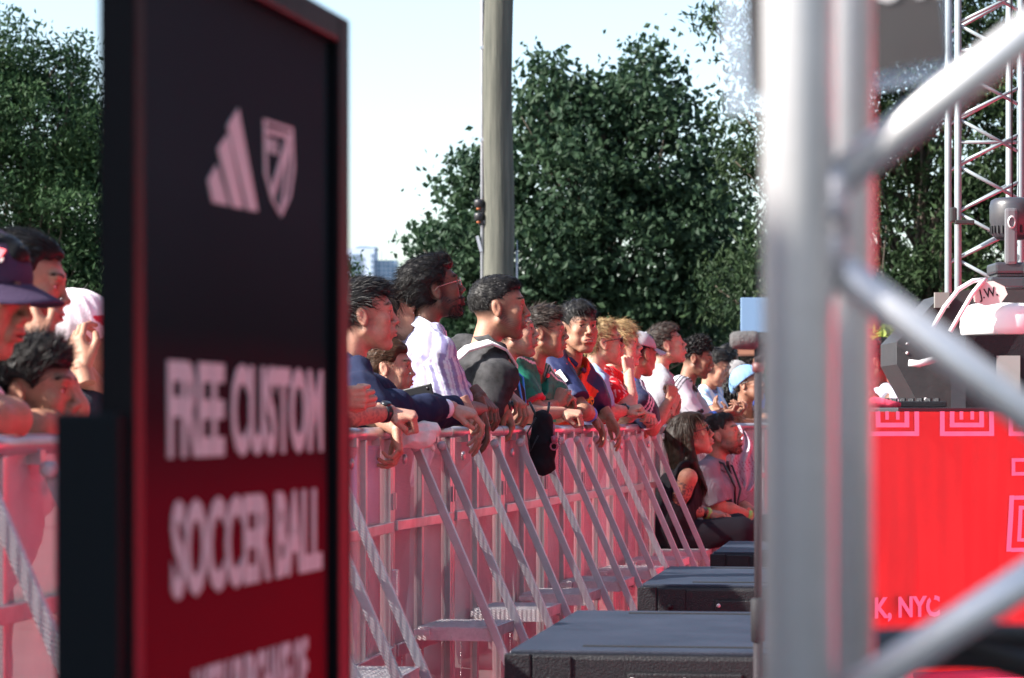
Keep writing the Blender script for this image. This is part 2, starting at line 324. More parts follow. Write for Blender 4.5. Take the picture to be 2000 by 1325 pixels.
def barrier_panel():
    """panel lies in its local YZ plane (y from 0 to 1 along the line, +x = stage side)"""
    root = empty('crowd_barrier'); W = 1.0
    b = MB(); b.tube([(0, 0.006, 1.127), (0, W-0.006, 1.127)], 0.0225, 16)
    for y in (0.28, 0.72): b.bar((0.0, y-0.018, 1.1), (0.0, y+0.018, 1.1), 0.05, 0.03)
    b.build('top_rail', M['alu'], root)
    for y in (0.022, W-0.022):
        b = MB(); b.box((0.0, y, 0.555), (0.04, 0.036, 1.10), bev=0.004)
        for z in (0.33, 0.88): b.box((0.022, y, z), (0.012, 0.02, 0.06))
        b.build('post', M['alu'], root)
    b = MB(); b.box((0.0, W/2, 0.555), (0.032, 0.03, 1.10), bev=0.003); b.build('middle_post', M['alu'], root)
    b = MB(); b.box((0.024, W/2, 0.79), (0.014, W-0.08, 0.038), bev=0.003); b.build('middle_rail', M['alu'], root)
    b = MB(); b.box((0.026, W/2, 0.335), (0.016, W-0.08, 0.045), bev=0.003); b.build('lower_rail', M['alu'], root)
    b = MB(); b.add([(-0.004, 0.04, 0.04), (-0.004, W-0.04, 0.04), (-0.004, W-0.04, 1.105), (-0.004, 0.04, 1.105)], [(0, 1, 2, 3)]); b.build('mesh_sheet', M['mesh'], root)
    for y in (0.28, 0.72):
        b = MB(); b.bar((0.035, y, 1.085), (0.50, y, 0.02), 0.022, 0.031, up=(1, 0, 0.45), bev=0.003)
        o = b.build('strut', M['alu_strut'], root)
        k = MB(); k.lathe([(0, -0.010), (0.016, -0.010), (0.018, -0.005), (0.018, 0.004), (0.009, 0.008), (0, 0.009)], Matrix.Translation((0.045, y-0.032, 1.075)) @ Matrix.Rotation(R(90), 4, 'X'), 16); k.build('bolt', M['alu_plate'], o)
    for y in (0.16, 0.84):
        k = MB(); k.lathe([(0, 0), (0.018, 0.0), (0.019, 0.008), (0.013, 0.012), (0, 0.013)], Matrix.Translation((0.022, y, 1.03)) @ Matrix.Rotation(R(90), 4, 'Y'), 16); k.build('knob', M['alu'], root)
    b = MB(); b.box((0.185, 0.5, 0.400), (0.29, 0.40, 0.006)); b.box((0.185, 0.31, 0.376), (0.29, 0.022, 0.048), bev=0.002); b.box((0.185, 0.69, 0.376), (0.29, 0.022, 0.048), bev=0.002); b.box((0.319, 0.5, 0.380), (0.022, 0.38, 0.034), bev=0.002)
    for k in range(9): b.box((0.185, 0.34+k*0.04, 0.4045), (0.27, 0.012, 0.003))
    b.build('step', M['alu_plate'], root)
    for y in (0.26, 0.74):
        b = MB(); b.bar((0.04, y, 0.385), (0.10, y, 0.385), 0.03, 0.02); b.build('step_hinge', M['alu_plate'], root)
    b = MB()
    for y in (0.28, 0.72): b.bar((0.02, y, 0.025), (0.55, y, 0.025), 0.03, 0.02)
    b.box((0.53, 0.5, 0.025), (0.03, 0.41, 0.02)); b.build('foot_frame', M['alu_plate'], root)
    b = MB()
    for j in range(24): z = 0.36-0.013*j; b.tube([(0.03, 0.1+0.004*(j % 2), z), (0.03, 0.104-0.004*(j % 2), z-0.012)], 0.0022, 5)
    b.build('chain', M['alu'], root)
    return root
def place_panel(o, X, Y, ang, label, group='aluminium crowd barrier panels'):
    o.location = (X, Y, 0); o.rotation_euler = (0, 0, -ang); tag(o, label, 'barrier', group); return o
proto = barrier_panel(); used = [0]
def new_panel():
    if used[0] == 0: used[0] = 1; return proto
    return copy_tree(proto)
aA = math.atan(0.1291); aB = math.atan(0.2019)
ORD = ['first', 'second', 'third', 'fourth', 'fifth', 'sixth', 'seventh', 'eighth', 'ninth']
for i in (6, 5, 4, 3, 2, 1):
    Y = YB-i*math.cos(aA)
    lab = 'aluminium barrier panel at the left edge in front of the boy and the capped spectator' if i >= 5 else ('pink lit barrier panel ending at the clamp just right of the black sign' if i == 1 else 'aluminium barrier panel hidden behind the black sign')
    if i == 5: lab = 'pink lit barrier panel whose post shows just left of the black sign'
    pn = place_panel(new_panel(), BA(Y), Y, aA, lab)
    if i == 1:                                   # the short link panel at the clamp has neither struts nor step
        for c in list(pn.children):
            if c.name.split('.')[0] in ('strut', 'step', 'step_hinge', 'foot_frame', 'chain'):
                for g_ in list(c.children): bpy.data.objects.remove(g_)
                bpy.data.objects.remove(c)
for i in range(9):
    Y = YB+0.05+i*math.cos(aB)
    place_panel(new_panel(), BB(Y), Y, aB, '%s pink lit barrier panel past the clamp right of the black sign' % ORD[i])
Yc0 = YB+0.05+9*math.cos(aB); P = Vector((BB(Yc0), Yc0, 0)); aC = R(58)
for i in range(3):
    place_panel(new_panel(), P.x, P.y, aC, ['far blue grey barrier panel behind the seated pair', 'far barrier panel beside the microphone stand where the line turns', 'far barrier panel hidden behind the near metal truss'][i], 'far barrier panels')
    P = P+Vector((math.sin(aC), math.cos(aC), 0))
# clamp joining the panels at the bend
k = MB(); b0 = Vector((BB(YB)+0.03, YB+0.02, 0))
for z in (0.55, 0.62): k.tube([b0+Vector((0, -0.05, z)), b0+Vector((0, 0.05, z))], 0.012, 10)
k.box(b0+Vector((0.01, -0.03, 0.585)), (0.03, 0.05, 0.10), bev=0.004); k.box(b0+Vector((0.01, 0.04, 0.585)), (0.03, 0.04, 0.08), bev=0.004)
tag(k.build('barrier_clamp', M['alu_plate']), 'metal clamp joining two barrier panels just right of the black sign', 'clamp')
# ------------------------------------------------------------------ subwoofers
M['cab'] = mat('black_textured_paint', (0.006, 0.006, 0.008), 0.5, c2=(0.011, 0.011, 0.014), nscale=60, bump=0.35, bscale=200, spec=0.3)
M['cab_top'] = mat('worn_sky_tinted_top', (0.012, 0.017, 0.030), 0.6, c2=(0.024, 0.030, 0.048), nscale=4, bump=0.3, bscale=220, spec=0.3)  # patchy wear, with blue sky reflection painted into the tone
M['cab_dark'] = mat('recess_black', (0.008, 0.008, 0.01), 0.7)
def sub(label, xf, yf, yb, wd):
    s = (yf-HY)/0.60; Y0 = F/s; Y1 = F*0.60/(yb-HY); X = (xf-1000)/s; dep = (Y1-Y0)
    root = empty('subwoofer', (X, Y0, 0), -R(8)); tag(root, label, 'subwoofer', 'subwoofers lined up in front of the barrier')
    H = 0.58
    b = MB(); b.box((wd/2, dep/2, H/2-0.004), (wd, dep, H-0.012), bev=0.014); b.build('cabinet', M['cab'], root)
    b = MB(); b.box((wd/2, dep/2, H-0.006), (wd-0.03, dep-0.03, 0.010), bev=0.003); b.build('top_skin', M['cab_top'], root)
    for y in (0.14, dep-0.14):
        b = MB(); b.box((wd/2+0.06, y, H+0.0005), (wd-0.26, 0.022, 0.004)); b.build('skid_groove', M['cab_dark'], root)
    b = MB()
    b.box((0.035, -0.002, H/2), (0.07, 0.012, H-0.02), bev=0.004); b.box((0.125, -0.002, H/2), (0.10, 0.008, H-0.03), bev=0.003)
    b.lathe([(0, 0), (0.01, 0), (0.011, -0.003), (0, -0.005)], Matrix.Translation((0.12, -0.009, H-0.08)) @ Matrix.Rotation(R(-90), 4, 'X'), 10)
    b.build('corner_trim', M['cab'], root)
    b = MB(); b.box((wd*0.5+0.03, -0.003, H-0.155), (0.30, 0.010, 0.20), bev=0.006); h = b.build('handle_plate', M['cab'], root)
    b = MB(); b.box((wd*0.5+0.03, -0.0085, H-0.175), (0.2, 0.004, 0.10), bev=0.001); b.build('handle_recess', M['cab_dark'], h)
    b = MB()
    for x in (-0.135, 0.0, 0.135):
        b = MB(); b.lathe([(0, 0), (0.007, 0), (0.0075, -0.003), (0, -0.004)], Matrix.Translation((wd*0.5+0.03+x, -0.009, H-0.075)) @ Matrix.Rotation(R(-90), 4, 'X'), 10)
        b.build('screw', M['alu_plate'], h)
sub('nearest black subwoofer with a scuffed top at the bottom of the photo', 985, 1269, 1190, 0.88)
sub('middle black subwoofer of the row in front of the barrier', 1245, 1141, 1105, 0.80)
sub('farthest black subwoofer in front of the seated pair', 1387, 1078, 1056, 0.70)
# ------------------------------------------------------------------ black sign at the left
def sign():
    sl_ = 1960.0; YL = F/sl_; XL = (325-1000)/sl_; YRr = YL/0.819; XR = (635-1000)*YRr/F
    d = Vector((XR-XL, YRr-YL, 0)); tw = d.length; d.normalize(); n = Vector((d.y, -d.x, 0)); up = Vector((0, 0, 1))
    # find panel extents by intersecting pixel columns with the sign plane
    P0 = Vector((XL, YL, 0))
    def u_of(px):                              # distance along the panel where pixel column px meets it
        t = (px-1000)/F; return (t*P0.y-P0.x)/(d.x-t*d.y)
    def u_pr(px):                              # the same for the printed face, which sits a little deeper
        q = P0-n*0.0145; t = (px-1000)/F; return (t*q.y-q.x)/(d.x-t*d.y)
    ua, ub = u_of(262), u_of(684); bw = 0.035
    base = P0+d*ua-n*0.04; ang = math.atan2(d.y, d.x); root = empty('display_sign', (base.x, base.y, 0))
    tag(root, 'tall black and red free-standing sign with white lettering at the left', 'sign')
    Wd = ub-ua; Mx = Matrix((( d.x, n.x, 0, 0), (d.y, n.y, 0, 0), (0, 0, 1, 0), (0, 0, 0, 1)))   # local (u, outwards, z)
    Ztop = CZ+(HY-40)*(P0+d*ub).y/F
    Mx = Mx @ Matrix.Rotation(R(-0.0), 4, 'Y')
    frame = mat('satin_black', (0.006, 0.006, 0.008), 0.4, spec=0.06, bump=0.05, bscale=30)
    foam = mat('dark_housing', (0.009, 0.011, 0.013), 0.7, spec=0.05)
    b = MB()
    T = 0.036
    for (x0, x1, z0, z1) in ((0, bw, 0.35, Ztop), (Wd-bw*1.6, Wd, 0.35, Ztop), (bw, Wd-bw*1.6, Ztop-bw, Ztop), (bw, Wd-bw*1.6, 0.35, 0.35+bw)):
        b.box(((x0+x1)/2, 0.04-T/2, (z0+z1)/2), (x1-x0, T, z1-z0), M=Mx, bev=0.004)
    b.build('frame', frame, root)
    # printed panel: black above, red below (a printed fade), with a bluish sky reflection painted in at the top
    pm = bpy.data.materials.new('printed_panel'); pm.use_nodes = True; N = pm.node_tree.nodes; L = pm.node_tree.links; p = N['Principled BSDF']
    tc = N.new('ShaderNodeTexCoord'); sp = N.new('ShaderNodeSeparateXYZ'); L.new(tc.outputs['Object'], sp.inputs[0])
    nz = N.new('ShaderNodeTexNoise'); nz.inputs['Scale'].default_value = 2.2; L.new(tc.outputs['Object'], nz.inputs['Vector'])
    ad = N.new('ShaderNodeMath'); ad.operation = 'MULTIPLY_ADD'; ad.inputs[1].default_value = 0.03; L.new(nz.outputs[0], ad.inputs[0]); L.new(sp.outputs[2], ad.inputs[2])
    mr = N.new('ShaderNodeMapRange'); mr.inputs[1].default_value = 0.55; mr.inputs[2].default_value = 1.45; L.new(ad.outputs[0], mr.inputs[0])
    rp = N.new('ShaderNodeValToRGB'); e = rp.color_ramp.elements; e[0].position = 0.0; e[0].color = (0.30, 0.014, 0.022, 1); e[1].position = 1.0; e[1].color = (0.026, 0.038, 0.046, 1)
    for pos, c in ((0.45, (0.20, 0.012, 0.022, 1)), (0.62, (0.15, 0.012, 0.022, 1)), (0.72, (0.050, 0.014, 0.020, 1)), (0.82, (0.018, 0.024, 0.028, 1))):
        q = e.new(pos); q.color = c
    L.new(mr.outputs[0], rp.inputs[0]); L.new(rp.outputs[0], p.inputs['Base Color']); p.inputs['Roughness'].default_value = 0.4; p.inputs['Specular IOR Level'].default_value = 0.0
    b = MB(); b.box((Wd/2-bw*0.3, 0.020, (Ztop+0.35)/2), (Wd-bw*2.6+0.004, 0.010, Ztop-0.35-2*bw+0.004), M=Mx); pan = b.build('printed_panel', pm, root)
    wh = mat('white_print', (0.62, 0.64, 0.66), 0.7, spec=0.1)
    # lettering
    def line(txt, px0, px1, pyt, pyb, thick):
        u0, u1 = u_pr(px0)-ua, u_pr(px1)-ua; Yp = (P0+d*(u0+ua)).y
        z0 = CZ-(pyb-HY)*Yp/F; z1 = CZ-(pyt-HY)*Yp/F; hgt = z1-z0
        size = hgt/0.73
        cu = bpy.data.curves.new('m', 'FONT'); cu.body = txt; cu.size = size; cu.offset = thick; t = bpy.data.objects.new('m', cu); COL.objects.link(t); bpy.context.view_layer.update()
        wdt = t.dimensions.x; bpy.data.objects.remove(t)
        # text local x -> u, local y -> z
        X = Mx @ Matrix.Translation((u0, 0.0263, z0)) @ Matrix(((1, 0, 0, 0), (0, 0, 1, 0), (0, 1, 0, 0), (0, 0, 0, 1)))
        textmesh('lettering', txt, size, wh, pan, X, sx=(u1-u0)/wdt, offset=thick, depth=0.0006)
    line('FREE CUSTOM', 324, 627, 700, 887, 0.0045)
    line('SOCCER BALL', 334, 627, 978, 1164, 0.0045)
    line('WITH PURCHASE OF', 378, 600, 1307, 1440, 0.003)
    # logos: three slanted bars of rising height, and a shield
    Yl_ = (P0+d*u_pr(450)).y; zz = lambda py, px: CZ-(py-HY)*(P0+d*u_pr(px)).y/F
    def pl(poly, name, th=0.0012):
        pts = [(u_pr(x)-ua, zz(y, x)) for x, y in poly]
        X = Mx @ Matrix.Translation((0, 0.0255, 0)) @ Matrix(((1, 0, 0, 0), (0, 0, 1, 0), (0, 1, 0, 0), (0, 0, 0, 1)))
        b = MB(); b.prism(pts, 0, th, M=X); return b, X
    b = MB(); X = Mx @ Matrix.Translation((0, 0.0255, 0)) @ Matrix(((1, 0, 0, 0), (0, 0, 1, 0), (0, 1, 0, 0), (0, 0, 0, 1)))
    for poly in ([(443, 245), (464, 212), (502, 413), (482, 410)], [(424, 290), (444, 262), (475, 408), (452, 404)], [(405, 352), (422, 322), (445, 402), (414, 395)]):
        b.prism([(u_pr(x)-ua, zz(y, x)) for x, y in poly], 0, 0.0012, M=X)
    b.build('striped_mark', wh, pan)
    b = MB()
    out = [(514, 232), (571, 250), (574, 330), (566, 385), (548, 424), (530, 392), (516, 340)]
    cx, cy = 545, 320
    inn = [(cx+(x-cx)*0.84, cy+(y-cy)*0.92) for x, y in out]
    n_ = len(out)
    for i in range(n_):
        q = [out[i], out[(i+1) % n_], inn[(i+1) % n_], inn[i]]
        b.prism([(u_pr(x)-ua, zz(y, x)) for x, y in q], 0, 0.0012, M=X)
    for q in ([(560, 262), (568, 268), (532, 392), (526, 380)], [(520, 250), (566, 262), (565, 272), (520, 260)], [(560, 285), (566, 287), (552, 408), (547, 410)]):
        b.prism([(u_pr(x)-ua, zz(y, x)) for x, y in q], 0, 0.0014, M=X)
    b.build('shield_mark', wh, pan)
    # three small letters in the shield's upper part
    u0, u1 = u_pr(521)-ua, u_pr(555)-ua; z0 = zz(300, 535)
    textmesh('lettering', 'MLS', 0.022, wh, pan, Mx @ Matrix.Translation((u0, 0.0263, z0)) @ Matrix(((1, 0, 0, 0), (0, 0, 1, 0), (0, 1, 0, 0), (0, 0, 0, 1))), sx=1.15, offset=0.0007, depth=0.0006)
    # stand: two channel posts and a base
    zt = CZ-(808-HY)*YL/F
    b = MB(); b.box((-0.002, 0.033-0.032, zt/2), (0.05, 0.064, zt), M=Mx, bev=0.005); b.build('stand_post', foam, root)
    b = MB(); b.box((Wd+0.02, 0.033-0.032, zt/2), (0.04, 0.064, zt), M=Mx, bev=0.005); b.build('stand_post', foam, root)
    b = MB(); b.box((Wd/2, 0, 0.015), (Wd+0.1, 0.45, 0.024), M=Mx, bev=0.005); b.build('base_plate', frame, root)
sign()
# ------------------------------------------------------------------ near truss at the right
M['truss'] = mat('polished_tube', (0.66, 0.65, 0.66), 0.45, 0.65, c2=(0.55, 0.54, 0.54), nscale=9, rvar=0.08, bump=0.03, bscale=25)
def near_truss():
    Yt = 1.85; s = F/Yt; c1 = at(1560, 0, Yt); root = empty('scaffold_truss', (c1.x, Yt, 0)); tag(root, 'bright aluminium box truss standing close to the camera on the right', 'truss')
    o = Vector((c1.x, Yt, 0)); c2 = at(1646, 0, Yt+0.30); dv = Vector((c2.x-c1.x, 0.30, 0)); side = Vector((0.29, 0.02, 0))
    ch = [Vector((0, 0, 0)), dv, side, side+dv]
    for c in ch:
        b = MB(); b.tube([c, c+Vector((0, 0, 3.4))], 0.0245, 32); b.build('chord', M['truss'], root)
    def z(py, Y=Yt): return CZ-(py-HY)*Y/F
    segs = [(ch[0]+Vector((0, 0, z(412))), side+Vector((0, 0, z(-251)))), (ch[0]+Vector((0, 0, z(466))), side+Vector((0, 0, z(1114)))), (ch[0]+Vector((0, 0, z(1424))), side+Vector((0, 0, z(880))))]
    for a, e in segs:
        b = MB(); b.tube([a, e], 0.0128, 20); b.build('diagonal', M['truss'], root)
    # weld collars
    for zz in (z(398), z(480), z(1415)):
        b = MB(); b.tube([ch[0]+Vector((0.018, 0, zz-0.022)), ch[0]+Vector((0.018, 0, zz+0.022))], 0.016, 14); b.build('weld', M['alu_plate'], root)
    k = 0; zz = 0.1
    while zz < 2.9:                            # far-side and cross diagonals
        a, e = (dv, side+dv) if k % 2 else (side+dv, dv)
        if zz > 2.0 or zz < 0.5:
            b = MB(); b.tube([a+Vector((0, 0, zz)), e+Vector((0, 0, zz+0.28))], 0.0128, 14); b.build('diagonal', M['truss'], root)
        zz += 0.30; k += 1
    b = MB(); b.box(ch[3]*0.5+Vector((0, 0, 0.006)), (0.45, 0.48, 0.012)); b.build('base_plate', M['alu_plate'], root)
near_truss()
def sleeve_sign():
    Y = 2.32; a = lambda x, y: at(x, y, Y)
    root = empty('sleeved_notice', (a(1650, 0).x, Y, 1.4)); tag(root, 'dark grey notice in a clear plastic sleeve hung behind the near truss', 'notice'); o = root.location
    film = bpy.data.materials.new('clear_film'); film.use_nodes = True; p = film.node_tree.nodes['Principled BSDF']
    p.inputs['Base Color'].default_value = (0.72, 0.85, 1.0, 1); p.inputs['Roughness'].default_value = 0.12; p.inputs['Alpha'].default_value = 0.25
    def slab(name, pts, y0, y1, m):
        b = MB(); n = len(pts); v = [tuple(a(x, y)-o+Vector((0, y0, 0))) for x, y in pts]+[tuple(a(x, y)-o+Vector((0, y1, 0))) for x, y in pts]
        b.add(v, [tuple(range(n)), tuple(range(2*n-1, n-1, -1))]+[(i, n+i, n+(i+1) % n, (i+1) % n) for i in range(n)]); return b.build(name, m, root)
    card = mat('grey_card', (0.040, 0.035, 0.037), 0.7, c2=(0.055, 0.05, 0.05), nscale=9)
    slab('card', [(1442, -330), (1800, -390), (1850, 112), (1470, 182)], 0, 0.002, card)
    slab('plastic_sleeve', [(1388, -360), (1830, -430), (1868, 150), (1418, 226)], 0.0050, 0.0055, film)
    wh = mat('white_ink', (0.8, 0.78, 0.78), 0.6)
    v = a(1632, 10)-o; ry = Matrix.Rotation(math.atan2(70, 380)*0.95, 4, 'Y')
    textmesh('lettering', 'NOTICE', 0.06, wh, root, Matrix.Translation((v.x, -0.0012, v.z)) @ Matrix.Rotation(R(-6), 4, 'Y') @ Matrix.Rotation(R(90), 4, 'X'), sx=0.62, offset=0.001, depth=0.0004)
    b = MB(); b.lathe([(0, -0.012), (0.010, -0.008), (0.0125, 0), (0.010, 0.008), (0, 0.012)], Matrix.Translation(a(1672, 186)-o+Vector((0, -0.015, 0))), 14); b.build('clip', mat('white_clip', (0.85, 0.83, 0.8), 0.3), root)
sleeve_sign()
def cables():
    m = mat('black_rubber', (0.018, 0.018, 0.020), 0.55, bump=0.1, bscale=50); Yk = 2.4
    for i in range(7):
        pts = []
        for k in range(16):
            t = k/15.0; x = 1600+t*560; y = 1310-55*math.sin(math.pi*min(1, t*0.9+0.12*(i % 3)))+i*9-20+8*math.sin(5*t+i*1.7)
            pts.append(at(x, y, Yk+0.035*i))
        b = MB(); b.tube(pts, 0.0085, 10)
        tag(b.build('cable', m), 'black rubber cable looped in the bundle at the bottom right corner', 'cable', 'cables looped at the bottom right')
cables()
# ------------------------------------------------------------------ microphone stand
def mic_stand():
    Y = 6.9; s = Y/F; root = empty('microphone_stand', (at(1480, 0, Y).x, Y, 0)); tag(root, 'thin dark microphone stand rising in front of the subwoofers', 'stand')
    m = mat('stand_metal', (0.030, 0.026, 0.030), 0.6, 0.0, spec=0.08); mk = mat('stand_grip', (0.025, 0.025, 0.028), 0.6, spec=0.1)
    b = MB(); b.tube([(0, 0, 0.12), (0, 0, CZ-(1212-HY)*s)], 0.0115, 16); b.build('pole', m, root)
    b = MB(); b.tube([(0, 0, CZ-(1250-HY)*s), (0, 0, CZ-(672-HY)*s)], 0.009, 16); b.build('pole', m, root)
    b = MB(); b.lathe([(0.010, -0.055), (0.017, -0.052), (0.0185, 0.05), (0.014, 0.055), (0.010, 0.056)], Matrix.Translation((0, 0, CZ-(1212-HY)*s)), 18); b.build('clutch', mk, root)
    b = MB(); b.lathe([(0.009, -0.012), (0.014, -0.01), (0.014, 0.01), (0.009, 0.012)], Matrix.Translation((0, 0, CZ-(718-HY)*s)), 16); b.build('collar', mat('red_tape', (0.10, 0.03, 0.03), 0.5), root)
    for a in (20, 140, 260):
        b = MB(); b.tube([(0, 0, 0.14), (0.28*math.cos(R(a)), 0.28*math.sin(R(a)), 0.012)], 0.008, 10); b.build('leg', m, root)
    r2 = empty('microphone', (at(1480, 0, Y).x, Y-0.0, CZ-(665-HY)*s)); tag(r2, 'foam covered microphone pointing left on top of the thin stand', 'microphone')
    fo = mat('grey_foam', (0.07, 0.068, 0.07), 0.95, c2=(0.11, 0.105, 0.105), nscale=90, bump=0.8, bscale=220)
    b = MB(); b.lathe([(0, -0.070), (0.014, -0.069), (0.021, -0.062), (0.0235, -0.045), (0.024, -0.01), (0.022, -0.002), (0.018, 0.0)], Matrix.Rotation(R(90), 4, 'Y'), 24); b.build('windscreen', fo, r2)
    b = MB(); b.lathe([(0.0185, 0.0), (0.0195, 0.002), (0.0195, 0.05), (0.016, 0.07), (0.011, 0.12), (0.0, 0.122)], Matrix.Rotation(R(90), 4, 'Y'), 20); b.build('microphone_body', mk, r2)
    b = MB(); b.box((0.01, 0, -0.030), (0.024, 0.02, 0.03), bev=0.003); b.tube([(0.012, 0, -0.03), (0.0, 0, -0.055)], 0.012, 12); b.build('mount', m, r2)
mic_stand()
# ------------------------------------------------------------------ stage side at the right
M['red_cloth'] = None
def cloth_mat(name, c1, tr=0.15):
    m = mat(name, c1, 0.85, c2=tuple(x*0.93 for x in c1), nscale=3, trans=tr)
    N = m.node_tree.nodes; L = m.node_tree.links; p = N['Principled BSDF']; wv = N.new('ShaderNodeTexWave'); wv.inputs['Scale'].default_value = 90; wv.bands_direction = 'X'
    tc = N.new('ShaderNodeTexCoord'); L.new(tc.outputs['Object'], wv.inputs[0]); b = N.new('ShaderNodeBump'); b.inputs['Strength'].default_value = 0.25; b.inputs['Distance'].default_value = 0.004
    L.new(wv.outputs[0], b.inputs['Height']); L.new(b.outputs[0], p.inputs['Normal']); return m
def banner():
    m = cloth_mat('red_banner_cloth', (0.60, 0.070, 0.060), 0.08); pk = mat('pink_print', (0.88, 0.40, 0.60), 0.8)
    Y = 9.4; A = at(1640, 0, Y); ang = R(26); d = Vector((math.cos(ang), math.sin(ang), 0)); n = Vector((d.y, -d.x, 0))   # turned a little to the left, towards the sun
    # the cloth's length is chosen so that its print lands as in the photo
    root = empty('banner_table', (A.x, A.y, 0)); tag(root, 'red banner cloth with pink meander print covering the stage table', 'banner')
    ztop, zbot = CZ-(802-HY)*Y/F, CZ-(1282-HY)*(Y+0.75)/F
    def u_of(px): t = (px-1000)/F; return (t*A.y-A.x)/(d.x-t*d.y)
    Mx = Matrix(((d.x, n.x, 0, 0), (d.y, n.y, 0, 0), (0, 0, 1, 0), (0, 0, 0, 1)))
    Wd = 2.2; nu, nv = 120, 40
    def fold(u, v): a = 0.55*min(1.0, 0.15+v*1.6); return a*(0.020*math.sin(u*4+v*1.2)+0.016*math.sin(u*11-v*6.0+1)+0.007*math.sin(u*23-v*9)+0.004*math.sin(u*41+v*3))+0.002*math.sin(u*90)*min(1, v*5)
    V = []; Q = []
    for j in range(nv+1):
        for i in range(nu+1):
            u = Wd*i/nu; v = j/nv; V.append(Mx @ Vector((u, fold(u, v), ztop-0.004+(zbot-ztop)*v)))
    for j in range(nv):
        for i in range(nu): a = j*(nu+1)+i; Q.append((a, a+1, a+nu+2, a+nu+1))
    npmesh('cloth', np.array([tuple(v) for v in V]), np.array(Q), m, root, smooth=True)
    b = MB(); b.box((Wd/2+0.12, -0.17, ztop+0.0), (Wd-0.24, 0.33, 0.02), M=Mx, bev=0.003); b.build('table_top', mat('dark_top', (0.03, 0.03, 0.035), 0.5), root)
    for u in (0.30, Wd-0.05):
        for w_ in (-0.05, -0.30):
            b = MB(); b.box((u, w_, ztop/2), (0.04, 0.04, ztop-0.02), M=Mx); b.build('leg', M['alu_strut'], root)
    X = lambda u, z: Mx @ Matrix.Translation((u, 0.006, z)) @ Matrix(((1, 0, 0, 0), (0, 0, 1, 0), (0, 1, 0, 0), (0, 0, 0, 1)))
    zz = lambda px, py: CZ-(py-HY)*(A+d*u_of(px)).y/F
    pr = MB()
    def rect(x0, y0, x1, y1):
        nonlocal pr
        u0, u1 = u_of(x0), u_of(x1); z0, z1 = zz((x0+x1)/2, y0), zz((x0+x1)/2, y1); v = (ztop-z1)/(ztop-zbot)
        na, nb_ = max(1, int((u1-u0)/0.01)), max(1, int(abs(z0-z1)/0.01)); vs = []; fs = []
        for j in range(nb_+1):
            for i in range(na+1):
                uu, zz_ = u0+(u1-u0)*i/na, z0+(z1-z0)*j/nb_; vs.append((uu, fold(uu, (ztop-zz_)/(ztop-zbot))+0.0022, zz_))
        for j in range(nb_):
            for i in range(na): a = j*(na+1)+i; fs.append((a, a+1, a+na+2, a+na+1))
        pr.add(vs, fs, True, Mx)
    # meander squares along the top hem (double-lined U shapes)
    for x0 in (1700-10, 1835, 1968):
        w_ = 104; t = 9
        rect(x0, 804, x0+t, 852); rect(x0+w_-t, 804, x0+w_, 852); rect(x0+t, 843, x0+w_-t, 852)
        rect(x0+19, 804, x0+28, 835); rect(x0+w_-28, 804, x0+w_-19, 835); rect(x0+28, 826, x0+w_-28, 835)
        rect(x0+38, 804, x0+45, 820); rect(x0+w_-45, 804, x0+w_-38, 820)
        pr.build('meander_print', pk, root); pr = MB()
    rect(1973, 895, 2040, 902); rect(1973, 902, 1980, 922); rect(1973, 922, 2040, 929)
    pr.build('meander_print', pk, root); pr = MB()
    rect(1970, 968, 1978, 1078); rect(1978, 968, 2040, 976); rect(1978, 1070, 2040, 1078); rect(1988, 988, 1995, 1058); rect(1995, 988, 2040, 995); rect(1995, 1051, 2040, 1058)
    pr.build('meander_print', pk, root)
    def txt(s_, px0, px1, pyt, pyb):
        u0, u1 = u_of(px0), u_of(px1); z0 = zz((px0+px1)/2, pyb); h = zz((px0+px1)/2, pyt)-z0; size = h/0.73; v = (ztop-z0)/(ztop-zbot)
        cu = bpy.data.curves.new('m', 'FONT'); cu.body = s_; cu.size = size; t = bpy.data.objects.new('m', cu); COL.objects.link(t); bpy.context.view_layer.update(); wdt = t.dimensions.x; bpy.data.objects.remove(t)
        f = max(fold(u0+(u1-u0)*k/6, v) for k in range(7))
        textmesh('lettering', s_, size, pk, root, X(u0, z0) @ Matrix.Translation((0, 0, f-0.003)), sx=(u1-u0)/wdt, offset=0.003, depth=0.0005)
    txt('K, NYC', 1702, 1826, 1164, 1204); txt('E', 1908, 1932, 1164, 1204)
    return Mx, A, ztop, u_of
Mb, Ab, zt_b, ub_ = banner()
# small gear lying on the table
def on_table(name, label, cat, u, w_, fn, mats):
    p = Mb @ Vector((u, w_, 0))+Vector((Ab.x, Ab.y, zt_b+0.0105)); b = MB(); fn(b); o = b.build(name, mats); o.location = p; tag(o, label, cat); return o
on_table('red_towel', 'crumpled pink red towel on the table beside the shrub', 'towel', ub_(1772), -0.2, lambda b: b.tube([(-0.04, 0, 0.014), (0, 0.005, 0.022), (0.05, -0.004, 0.012), (0.09, 0, 0.01)], [0.012, 0.018, 0.015, 0.008], 12), mat('towel', (0.6, 0.05, 0.1), 0.9, bump=0.5))
on_table('mixer_desk', 'low black mixer on the banner table under the grey case', 'mixer', ub_(1860), -0.25, lambda b: (b.box((0, 0, 0.012), (0.22, 0.2, 0.022), bev=0.004), [b.lathe([(0, 0.034), (0.006, 0.034), (0.006, 0.02)], Matrix.Translation((-0.09+0.03*i, -0.04+0.04*j, 0)), 8) for i in range(7) for j in range(3)]), M['cab'])
on_table('steel_bottle', 'small dark bottle standing on the table in front of the white t-shirt', 'bottle', ub_(1716), -0.15, lambda b: b.lathe([(0, 0), (0.011, 0), (0.012, 0.03), (0.012, 0.032), (0.007, 0.036), (0.007, 0.044), (0, 0.045)], None, 14), M['cab'])
